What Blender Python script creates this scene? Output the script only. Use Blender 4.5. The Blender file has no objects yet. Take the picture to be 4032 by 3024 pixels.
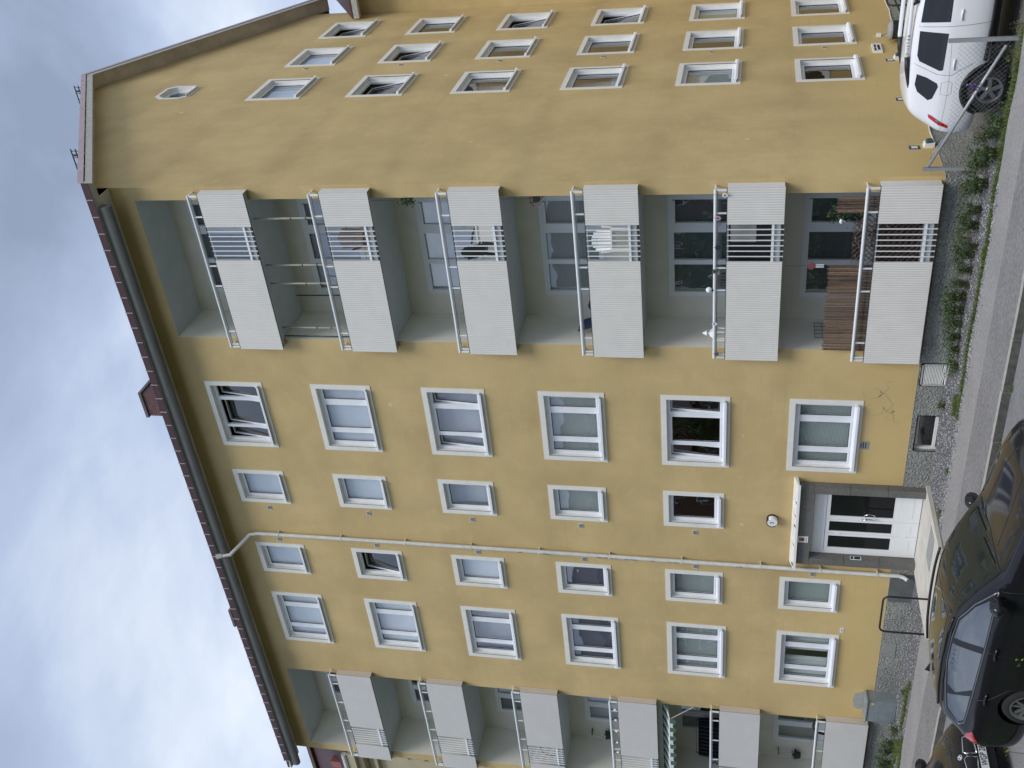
import bpy, bmesh, math, random
from mathutils import Matrix, Vector
from mathutils.bvhtree import BVHTree
R_ = math.radians
random.seed(7)
scene = bpy.context.scene
col = scene.collection

# ------------------------------------------------------------------ camera
cam_d = bpy.data.cameras.new('camera')
cam = bpy.data.objects.new('camera', cam_d)
col.objects.link(cam)
CAM = (8.245, -19.179, 4.0765)
cam.matrix_world = Matrix(((-0.100271, 0.827140, 0.552978, CAM[0]),
                           (0.197175, 0.561275, -0.803798, CAM[1]),
                           (-0.975227, 0.028436, -0.219371, CAM[2]),
                           (0, 0, 0, 1)))
cam_d.sensor_width = 36.0
cam_d.sensor_fit = 'HORIZONTAL'
cam_d.lens = 36.549
cam_d.clip_start = 0.05
cam_d.clip_end = 3000
scene.camera = cam

# ------------------------------------------------------------------ sky, sun, exposure
SUN_EL, SUN_AZ = R_(56), R_(142)      # azimuth clockwise from +Y
SKY_OFF = (1.7, 0.4, 3.1)
world = bpy.data.worlds.new('World')
scene.world = world
world.use_nodes = True
nt = world.node_tree
nt.nodes.clear()
N = nt.nodes.new
out = N('ShaderNodeOutputWorld'); bg = N('ShaderNodeBackground')
sky = N('ShaderNodeTexSky'); sky.sky_type = 'NISHITA'; sky.sun_disc = False
sky.sun_elevation = SUN_EL; sky.sun_rotation = SUN_AZ
tc = N('ShaderNodeTexCoord'); sep = N('ShaderNodeSeparateXYZ')
nt.links.new(tc.outputs['Generated'], sep.inputs[0])
zc = N('ShaderNodeMath'); zc.operation = 'MAXIMUM'; zc.inputs[1].default_value = 0.0
nt.links.new(sep.outputs['Z'], zc.inputs[0])
za = N('ShaderNodeMath'); za.operation = 'ADD'; za.inputs[1].default_value = 0.22
nt.links.new(zc.outputs[0], za.inputs[0])
vd = N('ShaderNodeVectorMath'); vd.operation = 'DIVIDE'
cz = N('ShaderNodeCombineXYZ')
for i in range(3): nt.links.new(za.outputs[0], cz.inputs[i])
nt.links.new(tc.outputs['Generated'], vd.inputs[0]); nt.links.new(cz.outputs[0], vd.inputs[1])
n1 = N('ShaderNodeTexNoise'); n1.inputs['Scale'].default_value = 1.3; n1.inputs['Detail'].default_value = 7; n1.inputs['Roughness'].default_value = 0.56
n1.inputs['Distortion'].default_value = 0.25
off_ = N('ShaderNodeVectorMath'); off_.operation = 'ADD'; off_.inputs[1].default_value = SKY_OFF
nt.links.new(vd.outputs[0], off_.inputs[0]); nt.links.new(off_.outputs[0], n1.inputs['Vector'])
ramp = N('ShaderNodeValToRGB')
ramp.color_ramp.elements[0].position = 0.32; ramp.color_ramp.elements[0].color = (2.15, 2.65, 3.65, 1)
ramp.color_ramp.elements[1].position = 0.66; ramp.color_ramp.elements[1].color = (5.9, 6.4, 7.2, 1)
e = ramp.color_ramp.elements.new(0.5); e.color = (3.5, 4.2, 5.6, 1)
nt.links.new(n1.outputs['Fac'], ramp.inputs[0])
# overcast: brighter towards the horizon in this direction, a touch greyer above
hz = N('ShaderNodeMapRange'); hz.inputs[1].default_value = 0.0; hz.inputs[2].default_value = 0.85
hz.inputs[3].default_value = 1.12; hz.inputs[4].default_value = 0.88
nt.links.new(zc.outputs[0], hz.inputs[0])
mul = N('ShaderNodeVectorMath'); mul.operation = 'SCALE'
nt.links.new(ramp.outputs[0], mul.inputs[0]); nt.links.new(hz.outputs[0], mul.inputs['Scale'])
mx = N('ShaderNodeMixRGB'); mx.inputs[0].default_value = 0.9
nt.links.new(sky.outputs[0], mx.inputs[1]); nt.links.new(mul.outputs[0], mx.inputs[2])
nt.links.new(mx.outputs[0], bg.inputs[0]); bg.inputs[1].default_value = 0.1
nt.links.new(bg.outputs[0], out.inputs[0])

sun_d = bpy.data.lights.new('sun', 'SUN')
sun_d.energy = 1.5; sun_d.angle = R_(28); sun_d.color = (1.0, 0.965, 0.91)
sun = bpy.data.objects.new('sun', sun_d); col.objects.link(sun)
sd = Vector((math.sin(SUN_AZ) * math.cos(SUN_EL), math.cos(SUN_AZ) * math.cos(SUN_EL), math.sin(SUN_EL)))
sun.rotation_euler = sd.to_track_quat('Z', 'Y').to_euler()
sun.location = (0, -30, 40)

vs = scene.view_settings
vs.view_transform = 'Standard'; vs.look = 'None'; vs.gamma = 1.0
vs.exposure = 0.63; vs.use_curve_mapping = False

# ------------------------------------------------------------------ materials
MATS = {}
def mat(name, color, rough=0.6, metallic=0.0, var=0.0, vscale=3.0, bump=0.0, bscale=40.0, coat=0.0, spec=0.5,
        stretch=None, emit=None, var2=0.0, v2scale=0.6, obj=False, ior=1.5, bdist=0.02):
    """Principled material; var = mottling by noise in world space (or object space), bump = fine relief."""
    if name in MATS: return MATS[name]
    m = bpy.data.materials.new(name); m.use_nodes = True
    t = m.node_tree; b = t.nodes['Principled BSDF']
    b.inputs['Roughness'].default_value = rough; b.inputs['Metallic'].default_value = metallic
    b.inputs['Specular IOR Level'].default_value = spec; b.inputs['IOR'].default_value = ior
    b.inputs['Coat Weight'].default_value = coat; b.inputs['Coat Roughness'].default_value = 0.03
    c = (*color, 1)
    if var or bump or var2:
        if obj:
            g = t.nodes.new('ShaderNodeTexCoord'); src = g.outputs['Object']
        else:
            g = t.nodes.new('ShaderNodeNewGeometry'); src = g.outputs['Position']
        if stretch:
            mp = t.nodes.new('ShaderNodeMapping'); mp.inputs['Scale'].default_value = stretch
            t.links.new(src, mp.inputs[0]); src = mp.outputs[0]
    last = None
    def layer(amount, scale, prev, detail=5):
        n = t.nodes.new('ShaderNodeTexNoise'); n.inputs['Scale'].default_value = scale; n.inputs['Detail'].default_value = detail
        n.inputs['Roughness'].default_value = 0.6
        t.links.new(src, n.inputs['Vector'])
        mr = t.nodes.new('ShaderNodeMapRange'); mr.inputs[1].default_value = 0.3; mr.inputs[2].default_value = 0.7
        mr.inputs[3].default_value = 1 - amount; mr.inputs[4].default_value = 1 + amount
        t.links.new(n.outputs['Fac'], mr.inputs[0])
        s = t.nodes.new('ShaderNodeVectorMath'); s.operation = 'SCALE'
        if prev is None: s.inputs[0].default_value = color
        else: t.links.new(prev, s.inputs[0])
        t.links.new(mr.outputs[0], s.inputs['Scale'])
        return s.outputs[0]
    if var: last = layer(var, vscale, last)
    if var2: last = layer(var2, v2scale, last)
    if last is None: b.inputs['Base Color'].default_value = c
    else: t.links.new(last, b.inputs['Base Color'])
    if bump:
        n = t.nodes.new('ShaderNodeTexNoise'); n.inputs['Scale'].default_value = bscale; n.inputs['Detail'].default_value = 4
        t.links.new(src, n.inputs['Vector'])
        bp = t.nodes.new('ShaderNodeBump'); bp.inputs['Strength'].default_value = bump; bp.inputs['Distance'].default_value = bdist
        t.links.new(n.outputs['Fac'], bp.inputs['Height']); t.links.new(bp.outputs[0], b.inputs['Normal'])
    if emit:
        b.inputs['Emission Color'].default_value = (*emit, 1); b.inputs['Emission Strength'].default_value = 1
    MATS[name] = m
    return m

def plaster(name, base, stain, patch, low_tone=None):
    """weathered painted render: large soft mottling, rain streaks, damp bands at the storey joints, pale filler spots"""
    m = bpy.data.materials.new(name); m.use_nodes = True
    t = m.node_tree; L = t.links.new; b = t.nodes['Principled BSDF']
    b.inputs['Roughness'].default_value = 0.92; b.inputs['Specular IOR Level'].default_value = 0.15
    g = t.nodes.new('ShaderNodeNewGeometry')
    def noise(scale, stretch=(1, 1, 1), detail=6, rough=0.6):
        mp = t.nodes.new('ShaderNodeMapping'); mp.inputs['Scale'].default_value = stretch
        L(g.outputs['Position'], mp.inputs[0])
        n = t.nodes.new('ShaderNodeTexNoise'); n.inputs['Scale'].default_value = scale
        n.inputs['Detail'].default_value = detail; n.inputs['Roughness'].default_value = rough
        L(mp.outputs[0], n.inputs['Vector']); return n.outputs['Fac']
    def rng(v, a, b_, c, d):
        r = t.nodes.new('ShaderNodeMapRange')
        for i, k in enumerate((a, b_, c, d)): r.inputs[i + 1].default_value = k
        L(v, r.inputs[0]); return r.outputs[0]
    def mixc(f, c1, c2, mode='MIX'):
        x = t.nodes.new('ShaderNodeMixRGB'); x.blend_type = mode
        L(f, x.inputs[0])
        for i, c in ((1, c1), (2, c2)):
            if isinstance(c, tuple): x.inputs[i].default_value = (*c, 1)
            else: L(c, x.inputs[i])
        return x.outputs[0]
    c = mixc(rng(noise(0.55), 0.35, 0.68, 0, 1), base, stain)
    c = mixc(rng(noise(1.6, (1, 1, 0.28)), 0.46, 0.75, 0, 0.45), c, stain)
    c = mixc(rng(noise(2.7, (1, 1, 1.4), 3), 0.55, 0.8, 0, 0.35), c, tuple(min(1, k * 1.12) for k in base))
    # damp bands at floor slabs
    sp = t.nodes.new('ShaderNodeSeparateXYZ'); L(g.outputs['Position'], sp.inputs[0])
    if low_tone:      # the wall turns a fuller yellow towards the ground
        zw = t.nodes.new('ShaderNodeMath'); zw.operation = 'MULTIPLY_ADD'; zw.inputs[1].default_value = 2.4
        L(noise(0.5), zw.inputs[0]); L(sp.outputs['Z'], zw.inputs[2])
        c = mixc(rng(zw.outputs[0], 2.2, 4.4, 0.75, 0.0), c, low_tone)
    ad = t.nodes.new('ShaderNodeMath'); ad.operation = 'ADD'; ad.inputs[1].default_value = 30.75 - 14.6
    L(sp.outputs['Z'], ad.inputs[0])
    wob = t.nodes.new('ShaderNodeMath'); wob.operation = 'MULTIPLY_ADD'; wob.inputs[1].default_value = 0.5; 
    L(noise(0.9), wob.inputs[0]); L(ad.outputs[0], wob.inputs[2])
    pp = t.nodes.new('ShaderNodeMath'); pp.operation = 'PINGPONG'; pp.inputs[1].default_value = 1.4
    L(wob.outputs[0], pp.inputs[0])
    band = rng(pp.outputs[0], 0.0, 0.42, 0.42, 0.0)
    bm_ = t.nodes.new('ShaderNodeMath'); bm_.operation = 'MULTIPLY'; L(band, bm_.inputs[0]); L(rng(noise(0.8), 0.38, 0.6, 0, 1), bm_.inputs[1])
    c = mixc(bm_.outputs[0], c, tuple(k * 0.8 for k in stain))
    # the block joints of the old wall faintly showing through the paint, here and there
    bv = t.nodes.new('ShaderNodeCombineXYZ'); ax_ = t.nodes.new('ShaderNodeMath'); ax_.operation = 'ADD'
    L(sp.outputs['X'], ax_.inputs[0]); L(sp.outputs['Y'], ax_.inputs[1]); L(ax_.outputs[0], bv.inputs[0]); L(sp.outputs['Z'], bv.inputs[1])
    br = t.nodes.new('ShaderNodeTexBrick'); br.inputs['Scale'].default_value = 1.0; br.inputs['Brick Width'].default_value = 0.52; br.inputs['Row Height'].default_value = 0.27
    br.inputs['Mortar Size'].default_value = 0.02; br.inputs['Mortar Smooth'].default_value = 1.0
    br.inputs['Color1'].default_value = (0.42, 0.42, 0.42, 1); br.inputs['Color2'].default_value = (0.62, 0.62, 0.62, 1); br.inputs['Mortar'].default_value = (0.2, 0.2, 0.2, 1)
    L(bv.outputs[0], br.inputs['Vector'])
    bs = t.nodes.new('ShaderNodeVectorMath'); bs.operation = 'SCALE'; L(c, bs.inputs[0]); L(rng(br.outputs['Color'], 0.2, 0.62, 0.90, 1.05), bs.inputs['Scale'])
    c = mixc(rng(noise(0.7, (1, 1, 1.3)), 0.50, 0.68, 0.0, 0.75), c, bs.outputs[0])
    # small pale filler spots
    vo = t.nodes.new('ShaderNodeTexVoronoi'); vo.inputs['Scale'].default_value = 0.62
    L(g.outputs['Position'], vo.inputs['Vector'])
    c = mixc(rng(vo.outputs['Distance'], 0.028, 0.05, 0.6, 0.0), c, patch)
    # fine grain
    fg = t.nodes.new('ShaderNodeVectorMath'); fg.operation = 'SCALE'
    L(c, fg.inputs[0]); L(rng(noise(55, detail=3), 0.3, 0.7, 0.93, 1.07), fg.inputs['Scale'])
    L(fg.outputs[0], b.inputs['Base Color'])
    bp = t.nodes.new('ShaderNodeBump'); bp.inputs['Strength'].default_value = 0.25; bp.inputs['Distance'].default_value = 0.02
    L(noise(48, detail=4), bp.inputs['Height']); L(bp.outputs[0], b.inputs['Normal'])
    MATS[name] = m
    return m

def glass(name, tint=(0.93, 0.95, 0.95), f0=0.17, rough=0.005):
    m = bpy.data.materials.new(name); m.use_nodes = True
    t = m.node_tree; t.nodes.clear()
    o = t.nodes.new('ShaderNodeOutputMaterial'); mixs = t.nodes.new('ShaderNodeMixShader')
    tr = t.nodes.new('ShaderNodeBsdfTransparent'); tr.inputs[0].default_value = (*tint, 1)
    gl = t.nodes.new('ShaderNodeBsdfGlossy'); gl.inputs['Roughness'].default_value = rough; gl.inputs[0].default_value = (0.95, 0.97, 1, 1)
    # reflectance of a coated double pane, the same from both sides (Schlick)
    ge = t.nodes.new('ShaderNodeNewGeometry'); dt = t.nodes.new('ShaderNodeVectorMath'); dt.operation = 'DOT_PRODUCT'
    t.links.new(ge.outputs['Normal'], dt.inputs[0]); t.links.new(ge.outputs['Incoming'], dt.inputs[1])
    def mth(op, a, b_=None):
        q = t.nodes.new('ShaderNodeMath'); q.operation = op
        for i, k in enumerate((a, b_)):
            if k is None: continue
            if isinstance(k, (int, float)): q.inputs[i].default_value = k
            else: t.links.new(k, q.inputs[i])
        return q.outputs[0]
    fres = mth('ADD', mth('MULTIPLY', mth('POWER', mth('SUBTRACT', 1.0, mth('ABSOLUTE', dt.outputs['Value'])), 5.0), 1 - f0), f0)
    # float glass is never quite flat: a very weak waviness
    tcn = t.nodes.new('ShaderNodeNewGeometry'); nz = t.nodes.new('ShaderNodeTexNoise'); nz.inputs['Scale'].default_value = 1.6
    t.links.new(tcn.outputs['Position'], nz.inputs['Vector'])
    bp = t.nodes.new('ShaderNodeBump'); bp.inputs['Strength'].default_value = 0.06; bp.inputs['Distance'].default_value = 0.05
    t.links.new(nz.outputs['Fac'], bp.inputs['Height']); t.links.new(bp.outputs[0], gl.inputs['Normal'])
    t.links.new(fres, mixs.inputs[0]); t.links.new(tr.outputs[0], mixs.inputs[1]); t.links.new(gl.outputs[0], mixs.inputs[2])
    t.links.new(mixs.outputs[0], o.inputs[0])
    MATS[name] = m
    return m

def slat_mat(name, c1, c2, pitch):
    m = bpy.data.materials.new(name); m.use_nodes = True
    t = m.node_tree; b = t.nodes['Principled BSDF']; b.inputs['Roughness'].default_value = 0.6
    g = t.nodes.new('ShaderNodeNewGeometry'); s = t.nodes.new('ShaderNodeSeparateXYZ')
    t.links.new(g.outputs['Position'], s.inputs[0])
    p = t.nodes.new('ShaderNodeMath'); p.operation = 'PINGPONG'; p.inputs[1].default_value = pitch / 2
    t.links.new(s.outputs['Z'], p.inputs[0])
    r = t.nodes.new('ShaderNodeMapRange'); r.inputs[1].default_value = 0; r.inputs[2].default_value = pitch / 2
    t.links.new(p.outputs[0], r.inputs[0])
    x = t.nodes.new('ShaderNodeMixRGB'); x.inputs[1].default_value = (*c1, 1); x.inputs[2].default_value = (*c2, 1)
    t.links.new(r.outputs[0], x.inputs[0]); t.links.new(x.outputs[0], b.inputs['Base Color'])
    MATS[name] = m
    return m

YEL = plaster('plaster_yellow', (0.63, 0.482, 0.240), (0.51, 0.383, 0.188), (0.72, 0.60, 0.38), (0.635, 0.472, 0.207))
BEI = plaster('plaster_beige', (0.52, 0.46, 0.32), (0.46, 0.40, 0.27), (0.6, 0.55, 0.42))
PLI = mat('plinth_render', (0.29, 0.295, 0.27), 0.95, var=0.32, vscale=22, var2=0.2, v2scale=0.9, bump=1.0, bscale=24, bdist=.06)
TRIM = mat('trim_plaster', (0.76, 0.75, 0.70), 0.8, var=0.05, vscale=5, bump=0.06, bscale=60)
PVC = mat('white_frame', (0.80, 0.82, 0.86), 0.35, var=0.03, vscale=8)
LOG = mat('loggia_paint', (0.72, 0.70, 0.61), 0.85, var=0.06, vscale=1.5)
CEIL = mat('slab_paint', (0.50, 0.535, 0.55), 0.85, var=0.06, vscale=2)
RIB = mat('ribbed_panel', (0.715, 0.70, 0.66), 0.42, var=0.03, vscale=3)
FLATP = mat('flat_panel', (0.60, 0.59, 0.57), 0.5, var=0.035, vscale=2)
BOARD = mat('side_boards', (0.60, 0.54, 0.47), 0.6, var=0.05, vscale=3)
STEEL = mat('galvanised_steel', (0.40, 0.42, 0.43), 0.45, metallic=0.4, var=0.08, vscale=9)
RAILM = mat('rail_aluminium', (0.86, 0.88, 0.89), 0.22, metallic=0.15)
DARKM = mat('dark_metal', (0.03, 0.032, 0.035), 0.45)
BLACK = mat('black_plastic', (0.012, 0.012, 0.014), 0.5)
RED = mat('red_roof_sheet', (0.058, 0.024, 0.026), 0.5, var=0.12, vscale=4)
PINK = mat('faded_red_sheet', (0.44, 0.34, 0.36), 0.55, var=0.1, vscale=3)
GREYB = mat('grey_board', (0.43, 0.43, 0.39), 0.8, var=0.16, vscale=3, stretch=(3, 3, 3))
CORN = mat('cornice_grey', (0.135, 0.137, 0.128), 0.85, var=0.2, vscale=2.5, stretch=(0.4, 3, 3))
SOFF = mat('soffit_wood', (0.52, 0.47, 0.39), 0.85, var=0.2, vscale=2, stretch=(1, 0.6, 0.6))
STONE = mat('door_stone', (0.14, 0.137, 0.126), 0.85, var=0.2, vscale=20, var2=0.12, v2scale=2, bump=0.3, bscale=50)
CONC = mat('concrete', (0.55, 0.52, 0.47), 0.9, var=0.1, vscale=3, bump=0.15, bscale=40)
CONCG = mat('concrete_grey', (0.30, 0.31, 0.30), 0.9, var=0.12, vscale=4, bump=0.15, bscale=40)
PIPE = mat('pipe_paint', (0.58, 0.585, 0.55), 0.55, var=0.12, vscale=6)
PEEL = mat('peeling_white', (0.72, 0.70, 0.66), 0.6, var=0.15, vscale=9)
BRICK = mat('chimney_brick', (0.15, 0.085, 0.085), 0.9, var=0.2, vscale=6)
OBRICK = mat('street_brick', (0.155, 0.085, 0.06), 0.9, var=0.25, vscale=5)
GLASS = glass('window_glass')
DGLASS = mat('door_glass', (0.012, 0.013, 0.014), 0.04, spec=0.5)
PALE = mat('roller_blind', (0.60, 0.65, 0.72), 0.8, var=0.05, vscale=2)
MIDB = mat('grey_blind', (0.42, 0.44, 0.50), 0.8, var=0.08, vscale=2)
NAVY = mat('dark_blind', (0.10, 0.115, 0.15), 0.7, var=0.08, vscale=2)
SLAT = slat_mat('venetian_blind', (0.50, 0.56, 0.55), (0.25, 0.30, 0.30), 0.028)
SLATD = slat_mat('dark_venetian_blind', (0.13, 0.17, 0.165), (0.05, 0.065, 0.065), 0.032)
CURT = mat('curtain', (0.60, 0.66, 0.66), 0.9)
WOODP = mat('pole_wood', (0.36, 0.34, 0.29), 0.8, var=0.15, vscale=8)
REED = mat('reed', (0.115, 0.082, 0.062), 0.9, var=0.4, vscale=30, stretch=(3, 3, 0.3))
LEAF = mat('leaf_dark', (0.035, 0.075, 0.025), 0.55, var=0.35, vscale=12)
LEAF2 = mat('leaf_green', (0.075, 0.13, 0.028), 0.55, var=0.35, vscale=12)
LEAF3 = mat('leaf_yellow', (0.22, 0.24, 0.05), 0.55, var=0.3, vscale=12)
STEM = mat('stem', (0.10, 0.085, 0.04), 0.8)
BARK = mat('bark', (0.06, 0.045, 0.03), 0.95, var=0.3, vscale=10, bump=0.5, bscale=20)
ASPH = mat('asphalt', (0.20, 0.20, 0.205), 0.93, var=0.2, vscale=15, var2=0.12, v2scale=0.8, bump=0.5, bscale=90)
ASPL = mat('pavement_asphalt', (0.265, 0.258, 0.256), 0.93, var=0.22, vscale=15, var2=0.1, v2scale=0.9, bump=0.35, bscale=90)
ASPD = mat('pavement_patch', (0.20, 0.195, 0.196), 0.93, var=0.34, vscale=14, var2=0.12, v2scale=1.1, bump=0.5, bscale=80)
KERB = mat('kerb_stone', (0.34, 0.33, 0.30), 0.85, var=0.2, vscale=14, bump=0.2, bscale=50)
GRAV = mat('gravel_bed', (0.13, 0.13, 0.135), 0.95, var=0.4, vscale=40, bump=0.8, bscale=60)
PEB = mat('pebble', (0.24, 0.245, 0.26), 0.8, var=0.5, vscale=22)
SOIL = mat('yard_soil', (0.12, 0.115, 0.10), 0.95, var=0.3, vscale=10, bump=0.5, bscale=40)
TURF = mat('turf', (0.055, 0.085, 0.028), 0.95, var=0.4, vscale=7, bump=0.6, bscale=30)
BPAINT = mat('black_car_paint', (0.014, 0.014, 0.017), 0.08, spec=0.5, ior=1.45)
WPAINT = mat('white_car_paint', (0.80, 0.81, 0.83), 0.25, coat=0.6)
CGLASS = mat('car_glass', (0.012, 0.016, 0.017), 0.015, spec=1.0, ior=2.1)
PRIV = mat('privacy_glass', (0.018, 0.020, 0.024), 0.03, spec=0.5)
WSCR = mat('windscreen_glass', (0.018, 0.023, 0.022), 0.02, spec=0.2)
TYRE = mat('tyre', (0.018, 0.018, 0.018), 0.85)
RIMM = mat('rim', (0.34, 0.35, 0.36), 0.3, metallic=0.7)
RIMD = mat('rim_dark', (0.02, 0.02, 0.022), 0.4)
CHROME = mat('chrome', (0.8, 0.8, 0.8), 0.12, metallic=1.0)
TAIL = mat('tail_lamp', (0.45, 0.008, 0.010), 0.12, coat=1.0)
LAMPW = mat('headlamp', (0.45, 0.47, 0.48), 0.08, metallic=0.7)
WHITE = mat('white_enamel', (0.82, 0.84, 0.84), 0.3)
TEXTD = mat('lettering', (0.02, 0.025, 0.03), 0.6)
BLUE = mat('blue_plate', (0.02, 0.045, 0.16), 0.4)
ORANGE = mat('orange_plate', (0.42, 0.16, 0.06), 0.5)
YELP = mat('yellow_label', (0.7, 0.5, 0.05), 0.5)
GRAF = mat('graffiti_paint', (0.50, 0.385, 0.19), 0.9)
CABI = mat('cabinet_metal', (0.27, 0.31, 0.33), 0.45, metallic=0.3, var=0.15, vscale=5)

# ------------------------------------------------------------------ mesh helpers
class MB:
    def __init__(s): s.v = []; s.f = []; s.m = []
    def add(s, vs_, fs, m=0):
        o = len(s.v); s.v += [tuple(p) for p in vs_]
        s.f += [tuple(i + o for i in q) for q in fs]; s.m += [m] * len(fs); return s
    def box(s, x0, x1, y0, y1, z0, z1, m=0):
        x0, x1 = min(x0, x1), max(x0, x1); y0, y1 = min(y0, y1), max(y0, y1); z0, z1 = min(z0, z1), max(z0, z1)
        p = [(x0, y0, z0), (x1, y0, z0), (x1, y1, z0), (x0, y1, z0), (x0, y0, z1), (x1, y0, z1), (x1, y1, z1), (x0, y1, z1)]
        return s.add(p, [(0, 3, 2, 1), (4, 5, 6, 7), (0, 1, 5, 4), (1, 2, 6, 5), (2, 3, 7, 6), (3, 0, 4, 7)], m)
    def hexa(s, p, m=0):      # 8 points ordered like box
        return s.add(p, [(0, 3, 2, 1), (4, 5, 6, 7), (0, 1, 5, 4), (1, 2, 6, 5), (2, 3, 7, 6), (3, 0, 4, 7)], m)
    def tube(s, path, r, n=8, m=0, cap=True):
        P = [Vector(p) for p in path]; k = len(P); rings = []
        rr = r if isinstance(r, (list, tuple)) else [r] * k
        up = None
        for i in range(k):
            d = (P[min(i + 1, k - 1)] - P[max(i - 1, 0)]).normalized()
            if up is None:
                a = Vector((0, 0, 1)) if abs(d.z) < 0.9 else Vector((1, 0, 0))
                up = (a - d * a.dot(d)).normalized()
            else:
                up = (up - d * up.dot(d)).normalized()
            sd_ = d.cross(up)
            rings.append([P[i] + (up * math.cos(2 * math.pi * j / n) + sd_ * math.sin(2 * math.pi * j / n)) * rr[i] for j in range(n)])
        vv = [p for ring in rings for p in ring]; ff = []
        for i in range(k - 1):
            for j in range(n):
                a, b = i * n + j, i * n + (j + 1) % n
                ff.append((a, b, b + n, a + n))
        if cap:
            ff.append(tuple(range(n - 1, -1, -1))); ff.append(tuple(range((k - 1) * n, k * n)))
        return s.add(vv, ff, m)
    def lathe(s, prof, c, axis='z', n=24, m=0):
        """prof: list of (radius, height along axis)"""
        vv = []; ff = []
        for r, h in prof:
            for j in range(n):
                a = 2 * math.pi * j / n; u, w = r * math.cos(a), r * math.sin(a)
                p = {'z': (u, w, h), 'y': (u, h, w), 'x': (h, u, w)}[axis]
                vv.append((p[0] + c[0], p[1] + c[1], p[2] + c[2]))
        for i in range(len(prof) - 1):
            for j in range(n):
                a, b = i * n + j, i * n + (j + 1) % n
                ff.append((a, b, b + n, a + n))
        return s.add(vv, ff, m)
    def disc(s, c, r, axis='y', n=20, m=0):
        vv = []
        for j in range(n):
            a = 2 * math.pi * j / n; u, w = r * math.cos(a), r * math.sin(a)
            p = {'z': (u, w, 0), 'y': (u, 0, w), 'x': (0, u, w)}[axis]
            vv.append((p[0] + c[0], p[1] + c[1], p[2] + c[2]))
        return s.add(vv, [tuple(range(n))], m)
    def mesh(s, name, mats, smooth=False, fix=True):
        me = bpy.data.meshes.new(name); me.from_pydata(s.v, [], s.f)
        if not isinstance(mats, (list, tuple)): mats = [mats]
        for k in mats: me.materials.append(k)
        if len(mats) > 1: me.polygons.foreach_set('material_index', s.m)
        if fix:
            bm = bmesh.new(); bm.from_mesh(me); bmesh.ops.recalc_face_normals(bm, faces=bm.faces); bm.to_mesh(me); bm.free()
        if smooth: me.polygons.foreach_set('use_smooth', [True] * len(me.polygons))
        me.update(); return me
    def build(s, name, mats, parent=None, loc=None, smooth=False, fix=True):
        return link(name, s.mesh(name, mats, smooth, fix), parent, loc)

def link(name, data, parent=None, loc=None, rotz=0.0):
    o = bpy.data.objects.new(name, data); col.objects.link(o)
    if parent is not None: o.parent = parent
    if loc is not None: o.location = loc
    if rotz: o.rotation_euler = (0, 0, rotz)
    return o
def tag(o, label=None, cat=None, group=None, kind=None):
    if label: o['label'] = label
    if cat: o['category'] = cat
    if group: o['group'] = group
    if kind: o['kind'] = kind
    return o
def thing(name, label, cat, loc=(0, 0, 0), rotz=0.0, group=None):
    return tag(link(name, None, None, loc, rotz), label, cat, group)
def copy_tree(o, parent=None):
    c = o.copy(); col.objects.link(c); c.parent = parent
    for ch in [k for k in o.children]: copy_tree(ch, c)
    return c
def autosmooth(o, ang=35):
    me = o.data
    me.polygons.foreach_set('use_smooth', [True] * len(me.polygons))
    try: me.set_sharp_from_angle(angle=R_(ang))
    except Exception: pass
    return o
def wall_mesh(name, outer, holes, to3d, material, flip=None):
    """flat wall polygon with holes; outer/holes are 2-D loops"""
    bm = bmesh.new(); edges = []
    for loop in [outer] + holes:
        vv = [bm.verts.new(to3d(p)) for p in loop]
        for i in range(len(vv)): edges.append(bm.edges.new((vv[i], vv[(i + 1) % len(vv)])))
    bmesh.ops.triangle_fill(bm, use_beauty=True, use_dissolve=False, edges=edges)
    # drop any triangle that landed in a hole
    def inside(p, loop):
        c = False; n = len(loop); j = n - 1
        for i in range(n):
            xi, yi = loop[i]; xj, yj = loop[j]
            if (yi > p[1]) != (yj > p[1]) and p[0] < (xj - xi) * (p[1] - yi) / (yj - yi) + xi: c = not c
            j = i
        return c
    me = bpy.data.meshes.new(name)
    bm.normal_update()
    if flip is not None:
        for f_ in bm.faces:
            if f_.normal.dot(Vector(flip)) < 0: f_.normal_flip()
    bm.to_mesh(me); bm.free(); me.materials.append(material)
    return me
def rect(a, b, c, d): return [(a, c), (b, c), (b, d), (a, d)]
def text_mesh(body, size, name='lettering', extrude=0.002, align='CENTER'):
    cu = bpy.data.curves.new('t', 'FONT'); cu.body = body; cu.size = size; cu.extrude = extrude
    cu.align_x = align; cu.align_y = 'CENTER'
    o = bpy.data.objects.new('t', cu); col.objects.link(o)
    dg = bpy.context.evaluated_depsgraph_get()
    me = bpy.data.meshes.new_from_object(o.evaluated_get(dg)); me.name = name
    bpy.data.objects.remove(o); bpy.data.curves.remove(cu)
    return me
H = 2.8
# ================================================================== setting: ground
def sheet(name, x0, x1, y0, y1, zf, material, nx=2, ny=2):
    vv = []; ff = []
    for j in range(ny):
        for i in range(nx):
            x = x0 + (x1 - x0) * i / (nx - 1); y = y0 + (y1 - y0) * j / (ny - 1)
            vv.append((x, y, zf(x, y) if callable(zf) else zf))
    for j in range(ny - 1):
        for i in range(nx - 1):
            a = j * nx + i; ff.append((a, a + 1, a + nx + 1, a + nx))
    return tag(MB().add(vv, ff).build(name, material, smooth=True, fix=False), kind='structure')
sheet('ground', -900, 900, -900, 900, -0.55, SOIL)
sheet('road', -60, 60, -9.6, -4.1, -0.12, ASPH)
sheet('pavement', -60, 60, -4.02, -1.42, 0.0, ASPL)
sheet('pavement_patch', -60, 60, -3.98, -2.62, 0.004, ASPD)
def edge_wob(x): return 0.10 * math.sin(x * 1.7) + 0.06 * math.sin(x * 4.3 + 1)
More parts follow.
